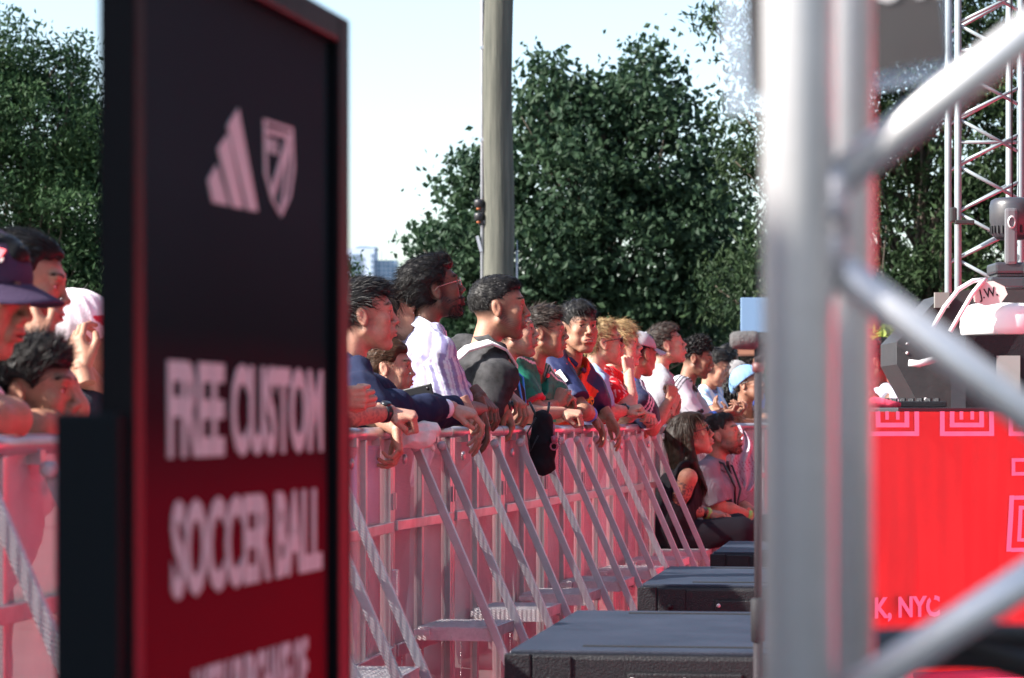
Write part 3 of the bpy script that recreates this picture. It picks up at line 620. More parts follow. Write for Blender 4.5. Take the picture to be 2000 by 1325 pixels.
def stage_gear():
    gm = mat('grey_case', (0.020, 0.020, 0.022), 0.6, c2=(0.030, 0.030, 0.032), nscale=20, bump=0.1); Y = 11.2; a = lambda x, y: at(x, y, Y)
    root = empty('speaker_cabinet', (a(1880, 0).x, Y, 0)); tag(root, 'dark grey angled loudspeaker cabinet standing behind the banner table', 'loudspeaker'); o = Vector(root.location)
    def slab(rt, org, name, pts, y0, y1, m, YY=Y):
        b = MB(); n = len(pts); v = [tuple(at(x, y, YY)-org+Vector((0, y0, 0))) for x, y in pts]+[tuple(at(x, y, YY)-org+Vector((0, y1, 0))) for x, y in pts]
        b.add(v, [tuple(range(n)), tuple(range(2*n-1, n-1, -1))]+[(i, n+i, n+(i+1) % n, (i+1) % n) for i in range(n)]); return b.build(name, m, rt)
    slab(root, o, 'side_panel', [(1840, 575), (1930, 560), (2120, 560), (2120, 1300), (1802, 1300), (1800, 800), (1752, 712), (1752, 668)], 0, 0.5, gm)
    sc = MB()
    for x, y in ((1772, 690), (1808, 780), (1840, 600), (1860, 700), (1772, 672)): sc.lathe([(0, 0), (0.007, 0), (0.007, -0.004), (0, -0.005)], Matrix.Translation(a(x, y)-o) @ Matrix.Rotation(R(-90), 4, 'X'), 10)
    sc.build('screw', M['alu_plate'], root)
    slab(root, o, 'corner_block', [(1824, 572), (1852, 572), (1852, 602), (1824, 602)], -0.03, -0.001, mat('beige_block', (0.18, 0.17, 0.16), 0.6))
    # black box with a light label plate, white jug on top
    Y2 = 10.4; r2 = empty('equipment_box', (at(1940, 0, Y2).x, Y2, 0)); tag(r2, 'black equipment box with a pale label plate at the right edge', 'box'); o2 = Vector(r2.location)
    slab(r2, o2, 'housing', [(1886, 655), (2080, 655), (2080, 1300), (1886, 1300)], 0, 0.35, M['cab'], Y2)
    slab(r2, o2, 'label_plate', [(1946, 695), (1992, 695), (1992, 800), (1946, 800)], -0.006, -0.001, mat('pale_plate', (0.24, 0.25, 0.24), 0.5), Y2)
    wp = mat('white_plastic', (0.74, 0.73, 0.74), 0.35, spec=0.5)
    jb = MB(); c = at(1975, 0, Y2)
    zb, zt = at(0, 654.5, Y2).z, at(0, 588, Y2).z
    jb.lathe([(0, -0.064), (0.148, -0.064), (0.162, -0.058), (0.166, -0.03), (0.162, 0.02), (0.150, 0.046), (0.12, 0.058), (0, 0.064)], None, 48); j = jb.build('white_fixture', wp); j.location = (c.x, Y2+0.16, (zb+zt)/2); tag(j, 'white rounded plastic fixture on top of the black equipment box', 'fixture')
    # white hoses arching to it
    for k, off in enumerate(((0, 0), (34, 8))):
        pts = [at(1822+off[0], 640+off[1], Y2-0.05), at(1845+off[0], 600+off[1], Y2-0.05), at(1872+off[0]*0.8, 566+off[1], Y2-0.05), at(1900+off[0]*0.5, 549+off[1]*0.4, Y2-0.03), at(1925, 546, Y2)]
        b = MB(); b.tube(pts, 0.0085, 10); tag(b.build('white_hose', wp), ['upper white hose arching towards the moving head lamp', 'lower white hose arching towards the moving head lamp'][k], 'hose')
    b = MB(); b.tube([at(1775, 709, Y2-0.1), at(1795, 711, Y2-0.1), at(1820, 704, Y2-0.1), at(1870, 690, Y2)], 0.013, 10); tag(b.build('white_hose', wp), 'short white hose end poking out below the near truss diagonal', 'hose')
    # octagonal paper tag
    pts = [(1900, 572), (1912, 553), (1940, 549), (1962, 560), (1968, 575), (1955, 592), (1925, 598), (1903, 590)]; r3 = empty('paper_tag', at(1933, 574, Y2-0.02)); tag(r3, 'pale eight sided tag with grey writing hanging by the white hoses', 'tag'); o3 = Vector(r3.location)
    slab(r3, o3, 'card', pts, 0, 0.003, mat('tag_card', (0.62, 0.56, 0.52), 0.7), Y2-0.02)
    textmesh('lettering', 'J.W.', 0.05, M['cab'], r3, Matrix.Translation((-0.035, -0.0015, -0.02)) @ Matrix.Rotation(R(-12), 4, 'Y') @ Matrix.Rotation(R(90), 4, 'X'), sx=0.8, offset=0.0008, depth=0.0004)
    # moving head lamp
    Y4 = 10.6; r4 = empty('moving_head_lamp', at(1978, 560, Y4)); tag(r4, 'dark moving head stage lamp on its base at the right edge', 'stage lamp'); s = Y4/F
    dk = mat('lamp_housing', (0.035, 0.035, 0.042), 0.35, spec=0.6, bump=0.05)
    b = MB(); b.lathe([(0, 172*s), (34*s, 172*s), (42*s, 168*s), (45*s, 158*s), (45*s, 128*s), (42*s, 118*s), (40*s, 100*s), (30*s, 92*s), (0, 90*s)], None, 32); hd = b.build('lamp_head', dk, r4)
    b = MB()
    for k in range(28): a_ = 2*math.pi*k/28; b.box((43*s*math.cos(a_), 43*s*math.sin(a_), 110*s), (3*s, 3*s, 15*s), rot=Matrix.Rotation(a_, 3, 'Z'))
    b.build('cooling_fins', M['cab_dark'], hd)
    for x in (-12, 60):
        b = MB(); b.box((x*s, -46*s, 95*s), (24*s, 16*s, 110*s), bev=0.012); y = b.build('yoke_arm', mat('yoke', (0.11, 0.11, 0.12), 0.4), r4)
        k = MB(); k.lathe([(6*s, 0), (8*s, -1*s), (8*s, -2*s), (6*s, -3*s)], Matrix.Translation((x*s, -54*s, 122*s)) @ Matrix.Scale(1.6, 4, (0, 0, 1)) @ Matrix.Rotation(R(-90), 4, 'X'), 16); k.build('emblem_ring', M['alu_plate'], y)
    b = MB(); b.box((22*s, 0, 34*s), (130*s, 100*s, 22*s), bev=0.01); b.box((22*s, 0, 20*s), (120*s, 90*s, 5*s)); b.build('lamp_base', dk, r4)
    b = MB(); b.box((24*s, 0, 6*s), (150*s, 100*s, 20*s), bev=0.006); b.tube([(14*s, -54*s, 44*s), (14*s, -56*s, -10*s)], 0.004, 6); b.build('clamp_plate', dk, r4)
    # far lattice tower
    Y5 = 13.0; r5 = empty('lighting_tower', at(1932, 0, Y5)); r5.location.z = 0; tag(r5, 'slim grey lattice truss tower rising behind the stage gear', 'truss'); s = Y5/F; hw = 61*s
    for (x, y) in ((-hw, 0), (hw, 0), (-hw, 2*hw), (hw, 2*hw)):
        b = MB(); b.tube([(x, y, 0), (x, y, 4.2)], 0.0165, 14); b.build('chord', M['truss2'], r5)
    pts = [(205, -18), (205, 60), (20, 130)]
    z0 = CZ-(560-HY)*s; k = 0
    pys = list(range(600, -130, -92))
    for py in pys:
        for (ya, yb_) in ((0, 0), (2*hw, 2*hw)):
            z1 = CZ-(py-HY)*s
            b = MB(); b.tube([(-hw, ya, z1), (hw, yb_, z1-92*0.72*s*(1 if ya == 0 else -1))], 0.0085, 8); b.build('brace', M['truss2'], r5)
        b = MB(); b.tube([(-hw, 0, z1+3*s), (hw, 0, z1+62*s)], 0.0085, 8); b.build('brace', M['truss2'], r5)
    for py in (98, 278):
        b = MB(); b.tube([(-hw, 0, CZ-(py-HY)*s), (hw, 0, CZ-(py-HY)*s)], 0.008, 8); b.build('brace', M['truss2'], r5)
    b = MB(); b.tube([(38*s, -0.02, 4.2), (44*s, -0.02, CZ-(390-HY)*s)], 0.003, 6); tag(b.build('hanging_wire', M['cab']), 'thin dark wire hanging down inside the lattice tower', 'wire').location = r5.location
    b = MB(); b.box((0, 0, 0), (0.03, 0.04, 0.07), bev=0.008); b.box((0.05, -0.01, -0.035), (0.09, 0.03, 0.02), bev=0.004); c = b.build('tower_clamp', mat('clamp_black', (0.02, 0.02, 0.02), 0.5)); c.location = at(1862, 420, Y5-0.06)
    tag(c, 'small black clamp lamp fixed to the left chord of the lattice tower', 'clamp')
M['truss2'] = mat('dull_tube', (0.24, 0.29, 0.31), 0.5, 0.2, c2=(0.20, 0.24, 0.26), nscale=10)
stage_gear()
# unseen red stage front, added on the right to bounce pink onto the barrier
def bounce_skirt():
    m = cloth_mat('red_bounce_cloth', (0.80, 0.035, 0.08), 0.0); V = []; Q = []; nu = 160
    for j in range(5):
        for i in range(nu+1):
            t = i/nu; V.append((4.4+0.02*math.sin(i*0.9)+0.012*math.sin(i*2.3), 4.5+14*t, 0.01+j*0.38))
    for j in range(4):
        for i in range(nu): a = j*(nu+1)+i; Q.append((a, a+nu+1, a+nu+2, a+1))
    root = empty('stage', (4.4, 11, 0)); tag(root, 'unseen red stage front added beyond the right edge to bounce pink light', 'stage')
    V = np.array(V)-np.array([4.4, 11, 0]); npmesh('bounce_skirt', V, np.array(Q), m, root, smooth=True)
    b = MB(); b.box((1.0, 0.3, 0.72), (1.8, 13.7, 1.42)); b.build('added_stage_block', M['cab'], root)
    b = MB(); b.box((2.3, -2.0, 4.0), (0.3, 24, 8.0)); b.build('sky_blocker', M['cab'], root)  # unseen black wall, added to block sky fill from the right
bounce_skirt()
# light blue board behind the far crowd, small brown awning under it
b = MB(); b.box((0, 0, 0), (0.36, 0.04, 0.36), bev=0.006); o = b.build('blue_board', mat('blue_board', (0.15, 0.24, 0.38), 0.7)); o.location = at(1490, 616, 27.0); tag(o, 'plain light blue board above the far crowd beside the near truss', 'board')
o.scale = (1.2, 1, 0.95)
b = MB(); b.box((0, 0, 0), (0.30, 0.2, 0.12), bev=0.02); o = b.build('brown_awning', mat('brown_awning', (0.30, 0.13, 0.08), 0.7)); o.location = at(1455, 684, 26.0); tag(o, 'small rust brown awning just below the blue board', 'awning')

# unseen sun blocker added left of the camera; its roof and side wall shade the sign and the foot of the truss
def sun_blocker():
    tm = mat('blocker_canvas', (0.70, 0.70, 0.72), 0.8, c2=(0.62, 0.62, 0.64), nscale=3, bump=0.2, bscale=20); root = empty('shade_tent', (-3.6, 0.8, 0)); tag(root, 'white canvas sun blocker added left of the camera outside the frame', 'sun_blocker')
    b = MB(); b.box((0.45, -0.9, 1.845), (0.04, 2.9, 3.69)); b.build('shade_wall', tm, root)
    b = MB(); b.box((0.45, 1.325, 2.2), (0.04, 1.55, 4.4)); b.build('shade_wall', tm, root)
    b = MB(); b.add([(0.47, -2.3, 3.69), (0.47, 0.55, 3.69), (-1.6, 0.55, 4.6), (-1.6, -2.3, 4.6)], [(0, 1, 2, 3)]); b.build('roof', tm, root)
    for x, y in ((0.45, -2.36), (0.45, 2.13), (-2.4, -2.36), (-2.4, 2.13)):
        b = MB(); b.tube([(x, y, 0), (x, y, 3.6)], 0.03, 12); b.build('pole', M['truss'], root)
sun_blocker()
# ------------------------------------------------------------------ smooth implicit surfaces (for bodies, clothes, hair)
def nrm(v): v = np.asarray(v, float); return v/(np.linalg.norm(v)+1e-12)
class Fld:
    """signed distance grid; primitives are blended in with a smooth minimum, then meshed as one surface"""
    def __init__(s, lo, hi, h):
        s.lo = np.array(lo, float); s.h = h; s.n = np.maximum(4, np.ceil((np.array(hi)-s.lo)/h).astype(int)+1)
        s.D = np.full(tuple(s.n), 0.05, np.float32)
    def blk(s, lo, hi):
        a = np.clip(np.floor((np.array(lo)-s.lo)/s.h).astype(int), 0, s.n); b = np.clip(np.ceil((np.array(hi)-s.lo)/s.h).astype(int)+1, 0, s.n)
        if (b <= a).any(): return None, None
        ax = [s.lo[i]+s.h*np.arange(a[i], b[i]) for i in range(3)]
        sl = tuple(slice(a[i], b[i]) for i in range(3))
        return sl, (ax[0][:, None, None], ax[1][None, :, None], ax[2][None, None, :])
    def mix(s, sl, d, k, op):
        D = s.D[sl]
        if op == 'sub': d = -d; hh = np.clip(0.5-0.5*(d-D)/-k if k else 0, 0, 1)
        if k <= 0: s.D[sl] = np.minimum(D, d) if op == 'add' else np.maximum(D, d); return
        if op == 'add':
            hh = np.clip(0.5+0.5*(D-d)/k, 0, 1); s.D[sl] = D*(1-hh)+d*hh-k*hh*(1-hh)
        else:
            hh = np.clip(0.5-0.5*(D-d)/k, 0, 1); s.D[sl] = D*(1-hh)+d*hh+k*hh*(1-hh)
    def cap(s, a, b, ra, rb=None, k=0.01, op='add'):
        rb = ra if rb is None else rb; a = np.asarray(a, float); b = np.asarray(b, float); m = max(ra, rb)+k+0.012
        sl, X = s.blk(np.minimum(a, b)-m, np.maximum(a, b)+m)
        if sl is None: return s
        ab = b-a; L2 = float(ab @ ab)+1e-12; p = [X[i]-a[i] for i in range(3)]
        t = np.clip((p[0]*ab[0]+p[1]*ab[1]+p[2]*ab[2])/L2, 0, 1)
        d = np.sqrt((p[0]-t*ab[0])**2+(p[1]-t*ab[1])**2+(p[2]-t*ab[2])**2)-(ra+(rb-ra)*t)
        s.mix(sl, d.astype(np.float32), k, op); return s
    def ell(s, c, r, k=0.01, op='add', Rm=None):
        c = np.asarray(c, float); r = np.asarray(r, float); m = r.max()+k+0.012
        if Rm is None: sl, X = s.blk(c-r-k-0.012, c+r+k+0.012)
        else: sl, X = s.blk(c-m, c+m)
        if sl is None: return s
        p = [X[i]-c[i] for i in range(3)]
        if Rm is not None: p = [p[0]*Rm[0][j]+p[1]*Rm[1][j]+p[2]*Rm[2][j] for j in range(3)]     # columns of Rm = local axes
        k0 = np.sqrt((p[0]/r[0])**2+(p[1]/r[1])**2+(p[2]/r[2])**2); k1 = np.sqrt((p[0]/r[0]**2)**2+(p[1]/r[1]**2)**2+(p[2]/r[2]**2)**2)+1e-9
        s.mix(sl, (k0*(k0-1)/k1).astype(np.float32), k, op); return s
    def plane(s, p, n, k=0.0):
        """cut away everything on the side n points to"""
        n = nrm(n); X = s.full(); d = (X[0]-p[0])*n[0]+(X[1]-p[1])*n[1]+(X[2]-p[2])*n[2]
        s.D = np.maximum(s.D, d.astype(np.float32)); return s
    def full(s):
        ax = [s.lo[i]+s.h*np.arange(s.n[i]) for i in range(3)]; return (ax[0][:, None, None], ax[1][None, :, None], ax[2][None, None, :])
    def noise(s, amp, freq, seed, n=7, ridge=False, dirs=None):
        rg = np.random.default_rng(seed); X = s.full(); t = 0
        for i in range(n):
            d = rg.normal(0, 1, 3) if dirs is None else np.asarray(dirs)+rg.normal(0, 0.35, 3)
            d = nrm(d)*freq*rg.uniform(0.6, 1.7)*2*math.pi; w2 = nrm(rg.normal(0, 1, 3))*freq*2.2
            a = X[0]*d[0]+X[1]*d[1]+X[2]*d[2]+rg.uniform(0, 6)+1.3*np.sin(X[0]*w2[0]+X[1]*w2[1]+X[2]*w2[2])
            t = t+(np.abs(np.sin(a))-0.6 if ridge else np.sin(a))
        s.D = s.D+(amp*t/math.sqrt(n)).astype(np.float32); return s
    def mesh(s):
        D = s.D; D[0] = D[-1] = 0.05; D[:, 0] = D[:, -1] = 0.05; D[:, :, 0] = D[:, :, -1] = 0.05
        I = D < 0; nx, ny, nz = D.shape; cnt = np.zeros((nx-1, ny-1, nz-1), np.int8); off = [(i, j, k) for i in (0, 1) for j in (0, 1) for k in (0, 1)]
        for i, j, k in off: cnt += I[i:nx-1+i, j:ny-1+j, k:nz-1+k]
        act = np.argwhere((cnt > 0) & (cnt < 8))
        if len(act) == 0: return np.zeros((0, 3)), np.zeros((0, 4), int)
        idx = np.full(cnt.shape, -1, np.int32); idx[act[:, 0], act[:, 1], act[:, 2]] = np.arange(len(act))
        c = np.stack([D[act[:, 0]+i, act[:, 1]+j, act[:, 2]+k] for i, j, k in off], 1).astype(float)
        P = np.zeros((len(act), 3)); N = np.zeros(len(act)); o = np.array(off, float)
        for a in range(8):
            for b in range(a+1, 8):
                if abs(o[a]-o[b]).sum() == 1:
                    m = (c[:, a] < 0) != (c[:, b] < 0); t = c[:, a]/(c[:, a]-c[:, b]+1e-12)
                    q = o[a]+(o[b]-o[a])*t[:, None]; P[m] += q[m]; N[m] += 1
        V = s.lo+(act+P/N[:, None])*s.h; Q = []
        for ax in range(3):
            u, v = (ax+1) % 3, (ax+2) % 3
            A = np.take(I, range(0, I.shape[ax]-1), ax); B = np.take(I, range(1, I.shape[ax]), ax); e = np.argwhere(A != B)
            e = e[(e[:, u] > 0) & (e[:, v] > 0) & (e[:, u] < D.shape[u]-1) & (e[:, v] < D.shape[v]-1)]
            ins = I[e[:, 0], e[:, 1], e[:, 2]]; du = np.zeros(3, int); du[u] = 1; dv = np.zeros(3, int); dv[v] = 1
            g = lambda w_: idx[w_[:, 0], w_[:, 1], w_[:, 2]]
            q = np.stack([g(e-du-dv), g(e-dv), g(e), g(e-du)], 1); q[~ins] = q[~ins][:, ::-1]; Q.append(q)
        Q = np.concatenate(Q); return V, Q[(Q >= 0).all(1)]
class Parts:
    def __init__(s): s.V = []; s.Q = []; s.C = []; s.M = []; s.n = 0
    def add(s, V, Q, col, mi=0):
        if len(V) == 0: return
        V = np.asarray(V, float); col = np.asarray(col, float)
        if col.ndim == 1: col = np.tile(col[:3], (len(V), 1))
        s.V.append(V); s.Q.append(np.asarray(Q)+s.n); s.C.append(col); s.M.append(np.full(len(Q), mi)); s.n += len(V)
    def build(s, name, mats, parent, smooth=True):
        return npmesh(name, np.concatenate(s.V), np.concatenate(s.Q), mats, parent, smooth, np.concatenate(s.M), np.concatenate(s.C))
def frame(f, up=(0, 0, 1)):
    """columns: right, forward, up"""
    f = nrm(f); r = nrm(np.cross(f, up)); u = np.cross(r, f); return np.stack([r, f, u], 1)
def g3(P, c, r): return np.exp(-(((P-np.array(c))/np.array(r))**2).sum(1))
# ------------------------------------------------------------------ materials for people
def skin_mat():
    m = mat('skin', (1.05, 1.0, 0.98), 0.52, c2=(0.84, 0.76, 0.74), nscale=48, attr=True, bump=0.25, bscale=240, sss=0.10, spec=0.38); return m
M['skin'] = skin_mat()
M['eye'] = mat('eye', (1, 1, 1), 0.12, attr=True, spec=0.6)
M['hair'] = mat('hair', (1.0, 1.0, 1.0), 0.5, c2=(0.6, 0.6, 0.6), nscale=60, attr=True, spec=0.22)
M['cloth'] = mat('woven_cloth', (1.0, 1.0, 1.0), 0.9, c2=(0.86, 0.86, 0.88), nscale=14, attr=True, bump=0.35, bscale=260, spec=0.25)
M['knit'] = mat('jersey_cloth', (1.0, 1.0, 1.0), 0.6, c2=(0.88, 0.88, 0.9), nscale=10, attr=True, bump=0.25, bscale=340, spec=0.4)
M['denim'] = mat('washed_denim', (0.7, 0.7, 0.7), 0.95, c2=(2.4, 2.4, 2.4), nscale=13, attr=True, bump=0.5, bscale=300, spec=0.2, detail=9)
M['strap'] = mat('webbing', (0.72, 0.70, 0.68), 0.85, bump=0.4, bscale=300)
M['band_blue'] = mat('blue_wristband', (0.10, 0.24, 0.80), 0.4); M['band_white'] = mat('white_wristband', (0.75, 0.75, 0.80), 0.4)
M['watch'] = mat('black_watch', (0.015, 0.015, 0.018), 0.3); M['lens'] = mat('dark_lens', (0.012, 0.010, 0.012), 0.06, spec=0.9); M['wire'] = mat('gold_wire', (0.75, 0.60, 0.50), 0.25, 0.9)
SK = dict(tan=(0.36, 0.19, 0.125), light=(0.44, 0.25, 0.18), pale=(0.50, 0.30, 0.23), brown=(0.22, 0.11, 0.07), dark=(0.125, 0.062, 0.042), mid=(0.28, 0.145, 0.095))
HC = dict(black=(0.010, 0.009, 0.009), dark=(0.022, 0.015, 0.012), brown=(0.07, 0.035, 0.02), blond=(0.26, 0.175, 0.085), salt=(0.10, 0.09, 0.085), grey=(0.3, 0.3, 0.3))
# ------------------------------------------------------------------ head
def head_field(p, h=0.0032):
    w_ = p.get('w', 1.0); jw = p.get('jaw', 1.0); ns = p.get('nose', 1.0); op = p.get('open', 0.0); sm = p.get('smile', 0.0); chd = p.get('child', 0.0); fat = p.get('fat', 0.0)
    nb = np.array(p['neck'])
    lo = np.minimum([-.105, -.135, -.15], nb-0.075); hi = np.maximum([.105, .145, .135], nb+0.075)
    f = Fld(lo, hi, h)
    f.ell((0, -.020, .036), (.0735*w_, .095, .084), 0.01)
    f.ell((0, .018, .004), (.062*w_, .071, .092), 0.03)
    f.ell((0, .030, -.066), (.045*w_*jw, .052, .042), 0.03)
    f.ell((0, .070, -.100+0.012*chd), (.019*jw, .017, .015), 0.022)
    for s in (-1, 1):
        f.cap((s*.058*w_*jw, -.004, -.048), (s*.022*jw, .060, -.098+0.01*chd), .016+.006*fat, .015, 0.024)
        f.ell((s*.044*w_, .060, -.016), (.019, .020, .019), 0.022)
        f.ell((s*.040*w_, .052, -.052), (.016+.008*fat, .024, .026), 0.02)
    f.cap((-.034, .079, .033), (.034, .079, .033), .0125, None, 0.016)                # brow
    for s in (-1, 1): f.ell((s*.031, .096, .012), (.0165, .015, .0115), 0.012, 'sub')    # orbits
    f.cap((0, .084, .024), (0, .099+.004*ns, -.016), .0074, .0095*ns, 0.010)               # bridge
    f.ell((0, .1025+.004*ns, -.0215), (.0105*ns, .011, .0095), 0.006)
    for s in (-1, 1): f.ell((s*.0135*ns, .096, -.0265), (.0085, .0105, .0080), 0.006)
    f.ell((0, .088, -.058-.004*op), (.030, .014, .024), 0.014)                           # muzzle
    f.ell((0, .098, -.0540), (.0215+.004*sm, .0085, .0058), 0.005); f.ell((0, .0965, -.0675-.018*op), (.0185+.004*sm, .0085, .0068), 0.005)
    f.ell((0, .1045, -.0605-.009*op), (.022+.006*sm, .012+.010*op, .0020+.010*op+.002*sm), 0.003, 'sub')
    f.ell((0, .096, -.081-.012*op), (.020, .008, .006), 0.01, 'sub')
    for s in (-1, 1):                                                                      # lids
        f.ell((s*.031, .0745, .0155), (.0150, .0125, .0100), 0.003); f.ell((s*.031, .0735, .0035), (.0140, .0115, .0060), 0.003)
        f.ell((s*.031, .090, .0095), (.0115, .010, .0036), 0.002, 'sub')
        a = R(14)*s; e = np.array([[math.cos(a*1.4), 0, 0], [0, 1, 0], [0, 0, 1]]); Re = np.array([[1, 0, 0], [0, math.cos(.25), -math.sin(.25)], [0, math.sin(.25), math.cos(.25)]])
        f.ell((s*.077*w_, -.014, .000), (.0075, .0185, .0310), 0.007, 'add', Re)
        f.ell((s*.0865*w_, -.010, .005), (.0065, .0100, .0175), 0.004, 'sub', Re)
        f.ell((s*.080*w_, -.008, -.024), (.006, .009, .010), 0.005)
    f.cap((0, -.028, -.030), nb, .047*p.get('nk', 1.0), .056*p.get('nk', 1.0), 0.025)
    if p.get('adam', 1): f.ell((0, .020+nb[1]*0.5, -.130), (.010, .010, .014), 0.015)
    return f
def head_parts(P, p, Hc, Rh, S):
    """append the head (face, ears, eyes, brows) to Parts P; Hc = centre, Rh = axes, S = scale"""
    V, Q = head_field(p).mesh(); V0 = V
    sk = np.array(SK[p['skin']])*p.get('tone', 1.0); C = np.tile(sk, (len(V), 1)); op = p.get('open', 0)
    lip = np.clip(1.25*(g3(V, (0, .103, -.0545), (.022, .013, .0062))+g3(V, (0, .101, -.068-.018*op), (.019, .013, .0072))), 0, 1)[:, None]
    lc = sk*np.array([1.02, 0.66, 0.66]) if p.get('lips') is None else np.array(p['lips']); C = C*(1-lip)+lc*lip
    fl = (0.18*(g3(V, (.042, .062, -.018), (.02, .03, .02))+g3(V, (-.042, .062, -.018), (.02, .03, .02))+g3(V, (0, .115, -.02), (.014, .014, .012))+g3(V, (.085, -.012, 0), (.012, .03, .035))+g3(V, (-.085, -.012, 0), (.012, .03, .035))))[:, None]
    C = C*(1-fl)+C*np.array([1.15, 0.78, 0.74])*fl
    gap = np.clip(g3(V, (0, .098, -.0605-.009*op), (.020, .010, .0026+.009*op))*1.6, 0, 1)[:, None]; C = C*(1-gap)+np.array([.10, .03, .03])*gap
    if p.get('smile'):
        te = np.clip(g3(V, (0, .094, -.0595), (.017, .012, .0034))*1.7, 0, 1)[:, None]; C = C*(1-te)+np.array([.75, .70, .64])*te
    hb = np.array(HC[p.get('hc', 'black')])*1.3; m = 0
    for s in (-1, 1):
        for t in (.1, .4, .7, 1.0): m = m+g3(V, (s*(.012+.036*t), .094-.02*t*t, .0345+.007*math.sin(t*2.3)-.003*t), (.0075, .012, .0036))
    m = np.clip(m*p.get('browk', .85), 0, .9)[:, None]; C = C*(1-m)+hb*m; m = 0
    for s in (-1, 1): m = m+g3(V, (s*.031, .084, .0155), (.0125, .012, .0026))*.9+g3(V, (s*.031, .080, .004), (.012, .012, .0022))*.35
    m = np.clip(m, 0, .9)[:, None]; C = C*(1-m)+np.array([.02, .012, .010])*m
    bd = p.get('beard', 0.0); hcol = np.array(HC[p.get('hc', 'black')])
    rg = np.random.default_rng(p.get('seed', 1))
    if bd > 0:                                     # beard and moustache area
        x, y, z = V.T; jaw = 1/(1+np.exp((z+.042+0.30*np.clip(.05-y, 0, .1)*-1)/.006)); low = 1/(1+np.exp(-(z+.128)/.008)); fr = 1/(1+np.exp(-(y+.004)/.008))
        side = np.exp(-((y-.012)/.016)**2)*1/(1+np.exp(-(z+.07)/.01))*1/(1+np.exp((z-.0)/.008))*(np.abs(x) > .05)
        m = np.clip(jaw*low*fr+side, 0, 1); st = np.clip(g3(V, (0, .10, -.043), (.026, .02, .008))*1.3, 0, 1); m = np.clip(np.maximum(m, st)-lip[:, 0]*0.9, 0, 1)*(1-0.5*g3(V, (.042, .06, -.03), (.02, .02, .016))-0.5*g3(V, (-.042, .06, -.03), (.02, .02, .016)))
        m = m*bd*(0.8+0.2*np.sin(V[:, 0]*900+V[:, 2]*700)); C = C*(1-m[:, None])+hcol*1.5*m[:, None]
    x, y, z = V.T; a = 1/(1+np.exp(-(z-p.get('hl', .060))/.004))*.75; C = C*(1-a[:, None])+hcol*1.2*a[:, None]
    if p.get('fade', 1):                           # cropped hair shading at the temples and nape
        x, y, z = V.T; a = 1/(1+np.exp(-(z-(-.035+0.0*y))/.012))*1/(1+np.exp((y-.022)/.010))*(1-np.clip(1.3*(g3(V, (.083, -.012, 0), (.013, .026, .038))+g3(V, (-.083, -.012, 0), (.013, .026, .038))), 0, 1))
        a = (a*p.get('fadek', .75))[:, None]; C = C*(1-a)+hcol*1.4*a
    W = lambda A: Hc+(np.asarray(A)*S) @ Rh.T
    P.add(W(V0), Q, C, 0)
    # eyes
    for s in (-1, 1):
        f = Fld((s*.031-.02, .052, -.01), (s*.031+.02, .095, .034), 0.0016); f.ell((s*.031, .0725, .0105), (.0128, .0128, .0128), 0); v, q = f.mesh()
        g_ = np.array(p.get('gaze', (0, 1, 0)), float); g_ = nrm(g_); d = (v-np.array([s*.031, .0725, .0105]))/.0128; t = d @ g_
        c = np.where((t > .80)[:, None], np.array([.02, .012, .008]), np.array([.62, .56, .54])); P.add(W(v), q, c, 1)
    # brows and lashes: short hairs
    n = 70; V_ = []; 
    for s in (-1, 1):
        t = rg.uniform(0, 1, n); bx = s*(.012+.036*t); bz = .0335+.007*np.sin(t*2.3)-.003*t+rg.normal(0, .0014, n)+p.get('brow', 0); by = .0945-.020*t**2.0
        V_.append(np.stack([bx, by-.0015, bz], 1)); 
    B = np.concatenate(V_); sg = np.sign(B[:, :1]); d = np.concatenate([sg*0.9, -0.25*np.ones_like(sg), 0.25+0*sg], 1)+rg.normal(0, .2, B.shape); d /= np.linalg.norm(d, axis=1)[:, None]
    A = ribbons(B, d, np.tile([0, 1.0, .3], (len(B), 1)), .011, .0026, rg); P.add(W(A[0]), A[1], hcol*1.3, 2)
    for s in (-1, 1):
        t = rg.uniform(0, 1, 40); B = np.stack([s*(.0205+.021*t), .0865-.012*(t-.35)**2*8*.3-.004*t, .0150-.004*(t-.5)**2*4], 1); d = np.tile([s*.5, .4, -.1], (40, 1))+rg.normal(0, .1, (40, 3))
        A = ribbons(B, d/np.linalg.norm(d, axis=1)[:, None], np.tile([0, .5, 1.0], (40, 1)), .005, .0014, rg); P.add(W(A[0]), A[1], (.01, .008, .007), 2)
    if p.get('beardvol'):
        x, y, z = V0.T; sel = np.argwhere((z < -.045) & (y > .02) & (z > -.125) & (np.abs(z+.061) > .010)).ravel(); sel = rg.choice(sel, 900)
        B = V0[sel]; nn = nrm3(B-np.array([0, .02, -.06])); d = nn*0.8+np.array([0, .1, -.8])+rg.normal(0, .3, B.shape); d = nrm3(d)
        A = ribbons(B, d, nn, p['beardvol'], .0018, rg); P.add(W(A[0]), A[1], hcol*1.2, 2)
def nrm3(v): return v/(np.linalg.norm(v, axis=1)[:, None]+1e-12)
def ribbons(B, d, nn, L, wd, rg, seg=2, bend=None):
    n = len(B); sd = nrm3(np.cross(d, nn+rg.normal(0, .5, nn.shape))); L_ = L*rg.uniform(.6, 1.3, (n, 1)); pts = []
    p = B.copy(); dd = d.copy()
    for k in range(seg+1):
        ww = wd*(1-0.75*k/seg)*0.5; pts += [p-sd*ww, p+sd*ww]
        p = p+dd*L_/seg
        if bend is not None: dd = nrm3(dd+bend)
    V = np.stack(pts, 1).reshape(-1, 3); q = []
    for k in range(seg): q.append(np.array([2*k, 2*k+1, 2*k+3, 2*k+2]))
    Q = (np.arange(n)[:, None, None]*(2*(seg+1))+np.stack(q)[None]).reshape(-1, 4); return V, Q
